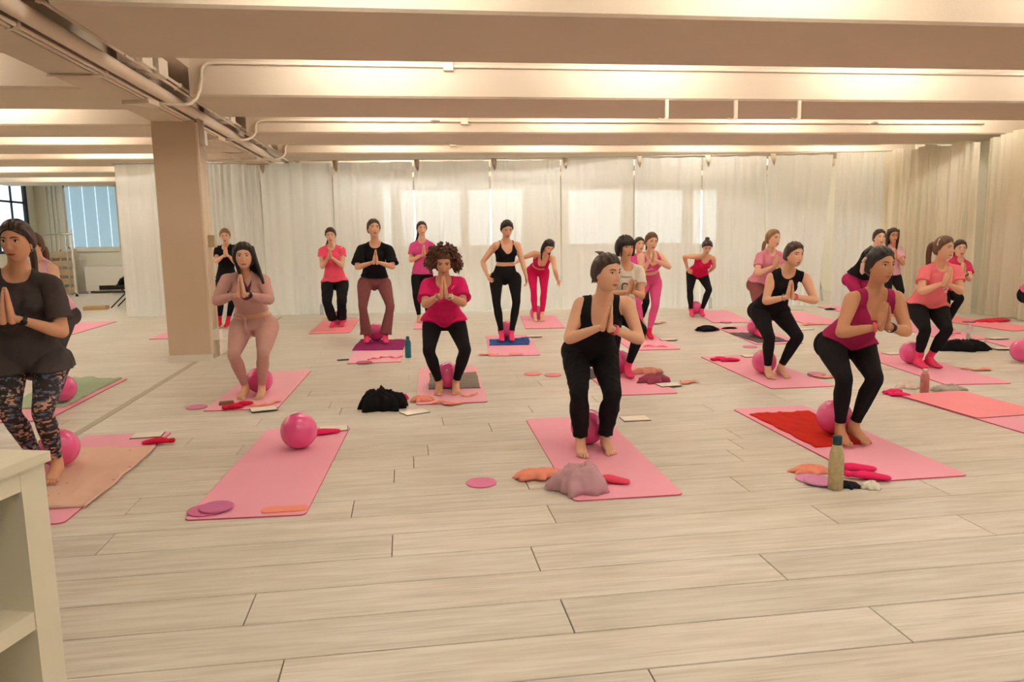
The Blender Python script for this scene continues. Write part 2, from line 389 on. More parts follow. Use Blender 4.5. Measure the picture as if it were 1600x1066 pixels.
# ceiling strip lamps in the bays between the beams (hidden from here by the beams, the first main row behind the camera)
LAMPM = bpy.data.materials.new('lamp_diffuser'); LAMPM.use_nodes = True
LAMPM.node_tree.nodes['Principled BSDF'].inputs['Emission Color'].default_value = LAMP_COLOR+(1,)
LAMPM.node_tree.nodes['Principled BSDF'].inputs['Emission Strength'].default_value = LAMP_POWER
hb = MB().box((-0.75, -0.07, 0.03), (0.75, 0.07, 0.09)).box((-0.75, -0.075, -0.115), (0.75, 0.075, -0.10)).mesh('housing', WHITEP, smooth=False)
db = MB().box((-0.73, -0.06, -0.10), (0.73, 0.06, 0.03)).mesh('diffuser', LAMPM, smooth=False)
def strip_lamp(x, y, label, group):
    t = empty('strip_lamp', (x, y, 3.33)); tag(t, label, 'lamp', group)
    link('housing', hb, t); link('diffuser', db, t)
ORD = ['first', 'second', 'third', 'fourth', 'fifth', 'sixth', 'seventh', 'eighth']
for i, y in enumerate((-1.2, 1.6, 4.4, 7.4, 10.3, 13.0, 15.6, 18.3)):  # first row, behind the camera, is added as front fill on the people
    for j, x in enumerate((-0.2, 2.6, 5.4, 8.2)): strip_lamp(x, y, 'ceiling strip lamp in the %s bay of the main hall, %s from the girder' % (ORD[i], ORD[j]), 'strip lamps in the main hall')
for i, y in enumerate((4.5, 7.2, 9.7, 12.0, 14.1, 16.6, 19.2)):
    for j, x in enumerate((-5.0, -8.0)): strip_lamp(x, y, 'ceiling strip lamp left of the pillar in the %s bay, %s from the girder' % (ORD[i], ORD[j]), 'strip lamps left of the pillar')

# ------------------------------------------------------------------ curtains
def curtain_mat(name, rgb, transp, transl):
    m = bpy.data.materials.new(name); m.use_nodes = True; N = m.node_tree.nodes; L = m.node_tree.links
    b = N['Principled BSDF']; b.inputs['Base Color'].default_value = srgb(rgb)+(1,); b.inputs['Roughness'].default_value = 0.9; b.inputs['Specular IOR Level'].default_value = 0.1
    tl = N.new('ShaderNodeBsdfTranslucent'); tl.inputs[0].default_value = srgb(rgb)+(1,)
    tp = N.new('ShaderNodeBsdfTransparent')
    m1 = N.new('ShaderNodeMixShader'); m1.inputs[0].default_value = transl; L.new(b.outputs[0], m1.inputs[1]); L.new(tl.outputs[0], m1.inputs[2])
    m2 = N.new('ShaderNodeMixShader'); L.new(m1.outputs[0], m2.inputs[1]); L.new(tp.outputs[0], m2.inputs[2])
    tc = N.new('ShaderNodeTexCoord'); nz = N.new('ShaderNodeTexNoise'); mp = N.new('ShaderNodeMapping'); mp.inputs['Scale'].default_value = (9, 9, 0.25)
    L.new(tc.outputs['Object'], mp.inputs[0]); L.new(mp.outputs[0], nz.inputs[0]); nz.inputs['Scale'].default_value = 2.0
    mr = N.new('ShaderNodeMapRange'); mr.inputs[3].default_value = transp*0.6; mr.inputs[4].default_value = transp*1.4
    L.new(nz.outputs[0], mr.inputs[0]); L.new(mr.outputs[0], m2.inputs[0])
    L.new(m2.outputs[0], N['Material Output'].inputs[0]); return m
SHEER = curtain_mat('sheer_white_voile', (240, 241, 238), 0.062, 0.52)
DENSE = curtain_mat('white_cotton_curtain', (240, 234, 214), 0.03, 0.35)
def curtain(name, path, z0, z1, mt, waves, amp, seed, nu=90, nv=14, skew=0.0, flare=0.0, sag=0.0):
    r = np.random.default_rng(seed); P = np.array(path, float)
    seg = np.linalg.norm(np.diff(P, axis=0), axis=1); cum = np.concatenate([[0], np.cumsum(seg)]); tot = cum[-1]
    V = []; ph = r.uniform(0, 6.28, 4)
    for j in range(nv+1):
        tz = j/nv
        for i in range(nu+1):
            u = i/nu
            x = np.interp(u*tot, cum, P[:, 0]); y = np.interp(u*tot, cum, P[:, 1])
            k = min(np.searchsorted(cum, u*tot, side='right')-1, len(seg)-1); k = max(k, 0)
            d = (P[k+1]-P[k])/seg[k]; nrm = np.array([d[1], -d[0]])
            uu = u + 0.04*math.sin(2*math.pi*u*1.7+ph[3])
            o = amp*(math.sin(2*math.pi*waves*uu+ph[0])+0.5*math.sin(2*math.pi*waves*1.83*uu+ph[1]+0.6*tz)+0.25*math.sin(2*math.pi*waves*3.1*uu+ph[2]))
            o *= 0.65+0.5*(1-tz)
            zz = z0+(z1-z0)*tz
            if j == nv: zz -= sag*(0.5+0.5*math.cos(2*math.pi*u*3))
            if j == 0: o += flare*(0.5+0.5*math.sin(9*u+ph[1]))
            sk = skew*(1-tz)*u
            V.append((x+nrm[0]*o+d[0]*sk, y+nrm[1]*o+d[1]*sk, zz))
    F = [(j*(nu+1)+i, j*(nu+1)+i+1, (j+1)*(nu+1)+i+1, (j+1)*(nu+1)+i) for j in range(nv) for i in range(nu)]
    return MB().add(V, F).build(name, mt, local=True)
def line_x(Xs):                                        # the run of the back curtain in plan
    xp = [-5.3, -2.4, 0, 2.8, 6.4, 8.9]; yp = [14.9, 14.5, 14.25, 14.0, 13.45, 12.9]
    return [(x, np.interp(x, xp, yp)) for x in Xs]
def x_at(px):                                          # where a pixel column meets that run
    Y = 14.0
    for _ in range(6):
        X = at_y(px, 400, Y)[0]; Y = line_x([X])[0][1]
    return X
seams = [330, 413, 525, 650, 768, 877, 990, 1095, 1195, 1297]
names = ['seen just right of the pillar', 'second from the pillar, left of the first window glow', 'behind the person in the black t-shirt', 'in front of the two brightest windows, behind the curly-haired person', 'behind the person in the black crop top', 'behind the bending person in fuchsia', 'behind the person in the pink set', 'right of the person with hands on hips', 'ending at the open slit with the ladder']
for i in range(len(seams)-1):
    xa = x_at(seams[i])+0.012; xb = x_at(seams[i+1])-0.012
    c = curtain('sheer_curtain', line_x(np.linspace(xa, xb, 3)), 0.012, 2.77, SHEER, [7, 4, 5, 4, 4, 3, 4, 5, 5][i], [0.03, 0.022, 0.02, 0.016, 0.014, 0.012, 0.014, 0.016, 0.016][i], 20+i, nu=70, nv=10, skew=-0.16 if i == 8 else 0.0, flare=0.03, sag=0.012)
    tag(c, 'sheer white curtain panel ' + names[i], 'curtain', 'sheer curtain panels across the back')
xa = x_at(1301); c = curtain('sheer_curtain', line_x(np.linspace(xa, 8.75, 3)), 0.012, 2.79, SHEER, 5, 0.018, 41, nu=70, nv=10, flare=0.03)
tag(c, 'sheer white curtain panel between the slit and the corner', 'curtain', 'sheer curtain panels across the back')
c = curtain('sheer_curtain', [(-5.15, 14.9), (-4.3, 14.86)], 0.02, 2.83, SHEER, 3, 0.015, 45, nu=50, nv=10, flare=0.05)
tag(c, 'white curtain panel hanging alone just left of the pillar', 'curtain', 'sheer curtain panels across the back')
c = curtain('sheer_curtain', [(-4.28, 14.85), (-3.42, 14.7)], 0.02, 2.81, SHEER, 4, 0.02, 46, nu=50, nv=10, flare=0.05)
tag(c, 'white curtain panel hidden behind the pillar', 'curtain', 'sheer curtain panels across the back')
c = curtain('side_curtain', [(8.55, 12.75), (8.75, 11.9), (8.95, 11.5), (9.02, 11.1)], 0.015, 2.80, DENSE, 11, 0.05, 51, nu=150, nv=14, flare=0.06, sag=0.06)
tag(c, 'gathered off-white curtain on the right, next to the back corner', 'curtain', 'gathered curtains on the right')
c = curtain('side_curtain', [(9.27, 11.25), (9.24, 10.1), (9.3, 8.4), (9.35, 6.4)], 0.015, 2.86, DENSE, 15, 0.06, 52, nu=220, nv=14, flare=0.06, sag=0.06)
tag(c, 'gathered off-white curtain on the right reaching out of the frame', 'curtain', 'gathered curtains on the right')
wire = MB().tube([(x, y, 2.80) for x, y in line_x([-5.2, -2.4, 0, 2.8, 6.4, 8.8])], [0.006]*6, 6, round_ends=False).build('curtain_wire', METAL)
tag(wire, 'thin steel wire carrying the back curtains under the beam', 'wire')
CLIPM = mat('curtain_fold_tape', (206, 192, 168), rough=0.8)
for k, s in enumerate(seams[1:-1]):
    x, y = line_x([x_at(s+6)])[0]
    y -= .04; mm = MB(); mm.add([(x-0.05, y-0.03, 2.80), (x+0.05, y-0.03, 2.80), (x+0.045, y-0.04, 2.70), (x+0.01, y-0.05, 2.58), (x-0.03, y-0.04, 2.66), (x-0.05, y-0.01, 2.8), (x+0.05, y-0.01, 2.8), (x+0.03, y-0.02, 2.62)], [(0, 1, 2, 4), (4, 2, 3), (5, 0, 4, 7), (1, 6, 7, 3, 2), (0, 5, 6, 1), (4, 3, 7)])
    tag(mm.build('curtain_knot', CLIPM, local=True), 'bunched cloth tie at the top of the back curtain, %s from the pillar' % ORD[k], 'curtain tie', 'curtain ties along the top')
# ================================================================== PEOPLE
def skin_mat(name, rgb): return mat(name, rgb, rough=0.55, var=0.05, scale=6, spec=0.35, sss=0.06)
SKIN = {'fair': skin_mat('skin_fair', (236, 190, 160)), 'light': skin_mat('skin_light', (230, 180, 148)), 'tan': skin_mat('skin_tan', (222, 168, 134)), 'brown': skin_mat('skin_brown', (206, 150, 114))}
def hair_mat(name, rgb): return mat(name, rgb, rough=0.42, var=0.55, scale=5, spec=0.5, bump=0.5, bscale=8, stretch=(9, 9, 1.0))
HAIR = {'black': hair_mat('hair_black', (36, 29, 28)), 'dark': hair_mat('hair_dark_brown', (62, 43, 35)), 'brown': hair_mat('hair_brown', (104, 70, 48)), 'curly': hair_mat('hair_curly_brown', (96, 58, 38)), 'blond': hair_mat('hair_dark_blond', (150, 112, 72))}
SCLERA = mat('eye_white', (236, 228, 220), rough=0.3); IRIS = mat('eye_iris', (48, 30, 22), rough=0.2)
LIPS = mat('lip_rose', (176, 96, 84), rough=0.45); BROW = mat('brow_hair', (58, 40, 32), rough=0.7)
CLOTH = {}
def cloth(key, rgb, **k):
    CLOTH[key] = fabric('cloth_'+key, rgb, **k)
cloth('charcoal', (78, 72, 72)); cloth('black', (31, 29, 31), var=0.25); cloth('beige', (204, 160, 152)); cloth('coral', (252, 92, 122)); cloth('mauve', (142, 86, 88))
cloth('violet', (222, 84, 148)); cloth('magenta', (222, 40, 108)); cloth('fuchsia', (216, 28, 92)); cloth('white', (226, 218, 202)); cloth('pink', (226, 92, 150))
cloth('hotpink', (228, 34, 90)); cloth('lightpink', (226, 142, 166)); cloth('berry', (172, 42, 92)); cloth('salmon', (246, 128, 138)); cloth('rose', (226, 60, 106))
cloth('sock', (248, 78, 124)); cloth('redsock', (226, 44, 74)); cloth('palepink', (232, 180, 196)); cloth('plum', (128, 52, 84)); cloth('lilac', (216, 186, 196))
def camo():
    m = bpy.data.materials.new('cloth_camo'); m.use_nodes = True; N = m.node_tree.nodes; L = m.node_tree.links; b = N['Principled BSDF']
    tc = N.new('ShaderNodeTexCoord'); mp = N.new('ShaderNodeMapping'); mp.inputs['Scale'].default_value = (1, 1, 1.9); L.new(tc.outputs['Object'], mp.inputs[0])
    v = N.new('ShaderNodeTexNoise'); v.inputs['Scale'].default_value = 34; v.inputs['Detail'].default_value = 3; L.new(mp.outputs[0], v.inputs[0])
    n = N.new('ShaderNodeTexNoise'); n.inputs['Scale'].default_value = 9; n.inputs['Detail'].default_value = 4; L.new(mp.outputs[0], n.inputs[0])
    r1 = N.new('ShaderNodeValToRGB'); L.new(n.outputs[0], r1.inputs[0]); e = r1.color_ramp.elements
    r1.color_ramp.interpolation = 'CONSTANT'
    e[0].position = 0; e[0].color = srgb((52, 48, 46))+(1,); e[1].position = 0.44; e[1].color = srgb((100, 104, 132))+(1,)
    for p, c in ((0.52, (206, 156, 134)), (0.60, (70, 62, 58)), (0.66, (190, 178, 164))): q = e.new(p); q.color = srgb(c)+(1,)
    r2 = N.new('ShaderNodeValToRGB'); L.new(v.outputs[0], r2.inputs[0]); r2.color_ramp.interpolation = 'CONSTANT'
    r2.color_ramp.elements[0].color = (0, 0, 0, 1); r2.color_ramp.elements[1].position = 0.5; r2.color_ramp.elements[1].color = (1, 1, 1, 1)
    mx = N.new('ShaderNodeMix'); mx.data_type = 'RGBA'; L.new(r2.outputs[0], mx.inputs[0]); mx.inputs[6].default_value = srgb((44, 40, 40))+(1,); L.new(r1.outputs[0], mx.inputs[7])
    L.new(mx.outputs[2], b.inputs['Base Color']); b.inputs['Roughness'].default_value = 0.85; return m
CLOTH['camo'] = camo()

JN = ['H', 'N', 'Sa', 'Sb', 'Ea', 'Eb', 'Wa', 'Wb', 'T', 'Ha', 'Hb', 'Ka', 'Kb', 'Aa', 'Ab', 'Ta', 'Tb', 'U']
FWD = dict(H=.20, N=.10, Sa=.09, Sb=.09, Ea=.14, Eb=.14, Wa=.32, Wb=.32, T=.36, U=.32, Ha=-.20, Hb=-.20, Ka=.13, Kb=.13)
LAT = dict(H=0, N=0, Sa=-.17, Sb=.17, Ea=-.24, Eb=.24, Wa=-.03, Wb=.03, T=0, U=.1, Ha=-.09, Hb=.09, Ka=-.13, Kb=.13)
BONES = [('N','Sa',.16),('N','Sb',.16),('Sa','Sb',.315),('Sa','Ea',.275),('Sb','Eb',.275),('Ea','Wa',.235),('Eb','Wb',.235),('Ha','Hb',.19),('Ha','N',.50),('Hb','N',.50),('Ha','Ka',.40),('Hb','Kb',.40),('Ka','Aa',.37),('Kb','Ab',.37),('N','H',.20)]
def solve_pose(J, phi, h, lean, pray, fix):
    s = h/1.65; G = {k: np.array(v, float) for k, v in zip(JN, J) if v is not None}
    P = {}
    for a, t_ in (('Aa', 'Ta'), ('Ab', 'Tb')):
        q = at_z(*G[t_], 0.02); P[a] = at_y(*G[a], q[1]+.15*s*math.cos(phi)); P[a][2] = .088
        px_ = to_px(P[a])[0]; P[a][0] += (G[a][0]-px_)*P[a][1]/F_PX
    D0 = np.mean([(P[a]-CAM)@fw for a in ('Aa', 'Ab')])
    keys = [k for k in G if k not in ('Aa', 'Ab', 'Ta', 'Tb')]
    rays = {k: ray(*G[k]) for k in keys}
    pri = np.array([D0 + (fix[k] if k in fix else -FWD[k]*lean*s*math.cos(phi) + LAT[k]*s*math.sin(phi)) for k in keys])
    bones = [(a, b, l*s) for a, b, l in BONES]
    if pray: bones += [('Wa', 'T', .165*s), ('Wb', 'T', .165*s), ('Wa', 'Wb', .055*s)]
    else: bones += [('Wa', 'T', .165*s), ('Wb', 'U', .165*s)]
    def res(d):
        Q = dict(P)
        for k, t in zip(keys, d): Q[k] = CAM + rays[k]*t
        r = [(np.linalg.norm(Q[a]-Q[b])-l)/0.02 for a, b, l in bones]
        return np.array(r+list((d-pri)/np.array([0.02 if k in fix else 0.08 for k in keys])))
    d = pri.copy(); lam = 1.0
    for _ in range(60):
        r = res(d); Jm = np.array([(res(d+e)-r)/1e-5 for e in np.eye(len(d))*1e-5]).T
        st = np.linalg.solve(Jm.T@Jm+lam*np.eye(len(d)), -Jm.T@r)
        if (res(d+st)**2).sum() < (r**2).sum(): d = d+st; lam *= .5
        else: lam *= 4
    for k, t in zip(keys, d): P[k] = CAM + rays[k]*t
    for a, t in (('Aa', 'Ta'), ('Ab', 'Tb')): P[t] = at_z(*G[t], 0.02)
    return P

# ---- remesh of overlapping closed pieces into one skin
def remesh(mb, voxel, smooth_it=4):
    me = bpy.data.meshes.new('tmp'); me.from_pydata(np.concatenate(mb.v).tolist(), [], mb.f)
    o = bpy.data.objects.new('tmp', me); COL.objects.link(o)
    md = o.modifiers.new('r', 'REMESH'); md.mode = 'VOXEL'; md.voxel_size = voxel
    dg = bpy.context.evaluated_depsgraph_get(); ev = o.evaluated_get(dg); em = ev.to_mesh()
    n = len(em.vertices); V = np.empty(n*3); em.vertices.foreach_get('co', V); V = V.reshape(-1, 3)
    em.calc_loop_triangles(); t = len(em.loop_triangles); T = np.empty(t*3, dtype=np.int32); em.loop_triangles.foreach_get('vertices', T); T = T.reshape(-1, 3)
    ev.to_mesh_clear(); bpy.data.objects.remove(o); bpy.data.meshes.remove(me)
    return laplace(V, T, smooth_it), T
def edges_of(T):
    E = np.concatenate([T[:, [0, 1]], T[:, [1, 2]], T[:, [2, 0]]]); return E
def laplace(V, T, it, fixed=None, lam=0.55):
    if it == 0: return V
    E = edges_of(T); n = len(V); cnt = np.zeros(n); np.add.at(cnt, E[:, 0], 1); np.add.at(cnt, E[:, 1], 1)
    for _ in range(it):
        S = np.stack([np.bincount(E[:, 0], V[E[:, 1], k], n)+np.bincount(E[:, 1], V[E[:, 0], k], n) for k in range(V.shape[1])], 1)
        W = V+lam*(S/np.maximum(cnt, 1)[:, None]-V)
        if fixed is not None: W[fixed] = V[fixed]
        V = W
    return V
def normals(V, T):
    fn = np.cross(V[T[:, 1]]-V[T[:, 0]], V[T[:, 2]]-V[T[:, 0]]); n = len(V)
    N = np.stack([sum(np.bincount(T[:, j], fn[:, k], n) for j in range(3)) for k in range(3)], 1)
    return N/np.maximum(np.linalg.norm(N, axis=1), 1e-12)[:, None]
def clip(V, T, f):
    """part of a triangle mesh where field f > 0, cut exactly along f = 0; returns verts, tris, source weights (i, j, t)"""
    ins = f > 0; k = ins[T].sum(1)
    full = T[k == 3]; part = T[(k == 1) | (k == 2)]
    src = [(i, i, 0.0) for i in range(len(V))]; new = {}; tri = []
    def cut(i, j):
        key = (i, j) if i < j else (j, i)
        if key not in new:
            a, b = key; t = f[a]/(f[a]-f[b]); t = min(max(t, 0.02), 0.98); new[key] = len(src); src.append((a, b, t))
        return new[key]
    for a, b, c in part.tolist():
        while not (ins[a] and not ins[c]): a, b, c = b, c, a
        if ins[b]: p = cut(b, c); q = cut(c, a); tri += [(a, b, p), (a, p, q)]
        else: p = cut(a, b); q = cut(c, a); tri.append((a, p, q))
    TT = np.concatenate([full, np.array(tri, dtype=np.int32).reshape(-1, 3)]) if tri else full
    src = np.array(src); used = np.unique(TT); remap = -np.ones(len(src), int); remap[used] = np.arange(len(used))
    s = src[used]; i, j, t = s[:, 0].astype(int), s[:, 1].astype(int), s[:, 2][:, None]
    return remap[TT], (i, j, t)
def lerp(A, s):
    i, j, t = s; tt = t if A.ndim > 1 else t[:, 0]; return A[i]*(1-tt)+A[j]*tt
def boundary(T):
    E = edges_of(T); key = np.sort(E, 1); u, idx, c = np.unique(key[:, 0].astype(np.int64)*10000000+key[:, 1], return_index=True, return_counts=True)
    return E[idx[c == 1]]
def garment(V, T, f, off, name, mt, parent, smooth_it=0, origin=None, wr=0.0, seed=0, fs=10):
    if (f > 0).sum() < 12: return None
    f = np.clip(f, -.05, .05)
    if fs: f = laplace(f[:, None], T, fs)[:, 0]             # even out the cut line
    N = normals(V, T); TT, s = clip(V, T, f)
    A = lerp(V, s); M = lerp(N, s); o = lerp(off, s)
    B = A + M*o[:, None]
    bd = boundary(TT)
    if smooth_it:
        B = laplace(B, TT, smooth_it, fixed=np.unique(bd))
    if wr:
        q = A*np.array([1, 1, .7]); fold = 1-np.abs(vnoise(q, 15, seed))*1.6; B = B + M*(wr*(.6*vnoise(q, 24, seed+1)+.8*np.maximum(fold, 0)**2))[:, None]
    rim = np.unique(bd); rid = {int(r): len(B)+k for k, r in enumerate(rim)}
    VV = np.concatenate([B, A[rim]-M[rim]*0.003]); F = TT.tolist()
    for a, b in bd.tolist(): F.append((b, a, rid[a], rid[b]))
    me = bpy.data.meshes.new(name); me.from_pydata((VV-origin).tolist(), [], F); me.materials.append(mt)
    me.polygons.foreach_set('use_smooth', [True]*len(F)); me.update()
    return link(name, me, parent)
def seg_proj(V, a, b):
    d = b-a; L2 = d@d; s = (V-a)@d/L2; q = a+np.clip(s, 0, 1)[:, None]*d
    return s, np.linalg.norm(V-q, axis=1)

# ---- head
def head_grid(nu, nv):
    psi = np.arange(nu)*2*np.pi/nu; ph = psi-0.42*np.sin(psi); th = (np.arange(1, nv)/nv)*np.pi
    PH, TH = np.meshgrid(ph, th); dz = np.cos(TH); st = np.sin(TH)
    p = np.where(dz < 0, 0.62, 0.92); r = st**p
    dx = r*np.sin(PH); dy = r*np.cos(PH)
    x = .071*dx; y = .092*dy; z = .112*dz
    low = np.clip(-z/.112, 0, 1); x = x*(1-.30*low**1.6)
    x = x*np.where(y < 0, 1+.06*np.clip(z/.08+.5, 0, 1), 1)
    tb = np.clip((-z-.015)/.08, 0, 1); y = np.where(y < 0, y*(1-.45*tb), y)
    fr = np.clip(dy*1.6, 0, 1)
    g = lambda cx, cz, sx, sz: np.exp(-((x-cx)/sx)**2-((z-cz)/sz)**2)
    nose = np.interp(z, [-.046, -.036, -.028, .0, .022, .034], [0, .014, .021, .011, .003, 0])*np.exp(-(x/np.interp(z, [-.036, .02], [.0115, .008]))**2)
    D = nose+.005*(g(.011, -.032, .006, .006)+g(-.011, -.032, .006, .006))-.010*(g(.031, .010, .015, .011)+g(-.031, .010, .015, .011))
    D += .004*(g(.03, .03, .02, .007)+g(-.03, .03, .02, .007))+.005*g(0, -.062, .022, .012)-.003*g(0, -.0625, .02, .003)-.003*g(0, -.079, .02, .006)+.010*g(0, -.098, .018, .016)
    D += .005*(g(.042, -.022, .018, .02)+g(-.042, -.022, .018, .02))
    y = y+D*fr
    V = np.stack([x, y, z], -1).reshape(-1, 3)
    V = np.concatenate([[[0, 0, .112]], V, [[0, .02, -.112]]]); F = []
    for j in range(nu):
        k = (j+1) % nu; F.append((0, 1+k, 1+j)); e = len(V)-1
        for i in range(nv-2): F += [(1+i*nu+j, 1+i*nu+k, 1+(i+1)*nu+k), (1+i*nu+j, 1+(i+1)*nu+k, 1+(i+1)*nu+j)]
        F.append((1+(nv-2)*nu+j, 1+(nv-2)*nu+k, e))
    F = np.array(F)[:, ::-1].copy()
    fn = np.cross(V[F[:, 1]]-V[F[:, 0]], V[F[:, 2]]-V[F[:, 0]]); c = V[F].mean(1)
    if (fn*c).sum() < 0: F = F[:, ::-1].copy()
    return V, F
HEADS = {'hi': head_grid(88, 72), 'lo': head_grid(44, 36)}
def rot_axes(yaw, pitch, roll):
    """head axes; yaw 0 faces the camera, positive turns to the right of the picture; pitch positive looks down"""
    R_ = unit(np.array([rt[0], rt[1], 0])); U_ = np.array([0, 0, 1.0]); C_ = -np.cross(U_, R_)     # C_ towards the camera
    f = C_*math.cos(yaw)+R_*math.sin(yaw); x = R_*math.cos(yaw)-C_*math.sin(yaw)
    f2 = f*math.cos(pitch)-U_*math.sin(pitch); u2 = U_*math.cos(pitch)+f*math.sin(pitch)
    x3 = x*math.cos(roll)+u2*math.sin(roll); u3 = u2*math.cos(roll)-x*math.sin(roll)
    return np.array([x3, f2, u3])

def hand(mb, wr, dirn, normal, thumb, s, curl=0.12, spread=0.0, n=8):
    """palm + four fingers of different length + thumb; normal points out of the palm, thumb = side the thumb leaves from"""
    d = unit(dirn); nm = unit(normal-d*(normal@d)); th = unit(np.cross(d, nm)); th = th if th@thumb > 0 else -th
    P = [wr-d*.02*s, wr+d*.012*s, wr+d*.045*s, wr+d*.075*s, wr+d*.088*s]
    mb.tube(P, [(.024*s, .020*s), (.027*s, .018*s), (.037*s, .016*s), (.038*s, .013*s), (.034*s, .010*s)], 12, side=th)
    for k, (off, ln) in enumerate(((.027, .066), (.010, .074), (-.008, .070), (-.025, .055))):
        q = wr+d*.078*s+th*off*s; dd = unit(d+th*spread*(1.2-k)*.5); pts = [q]; a = curl*(1+.12*k)
        for j, fr in enumerate((.45, .30, .25)):
            dd = unit(dd+nm*math.tan(a)); pts.append(pts[-1]+dd*ln*s*fr)
        mb.tube(pts, [.0088*s, .0084*s, .0076*s, .0060*s], n, side=th)
    q = wr+d*.018*s+th*.024*s; dd = unit(d*.80+th*.50+nm*.22); p1 = q+dd*.038*s; p2 = p1+unit(dd+d*.5)*.030*s
    mb.tube([q-dd*.01*s, q+dd*.015*s, p1, p2], [.014*s, .012*s, .0096*s, .0072*s], n, side=nm)

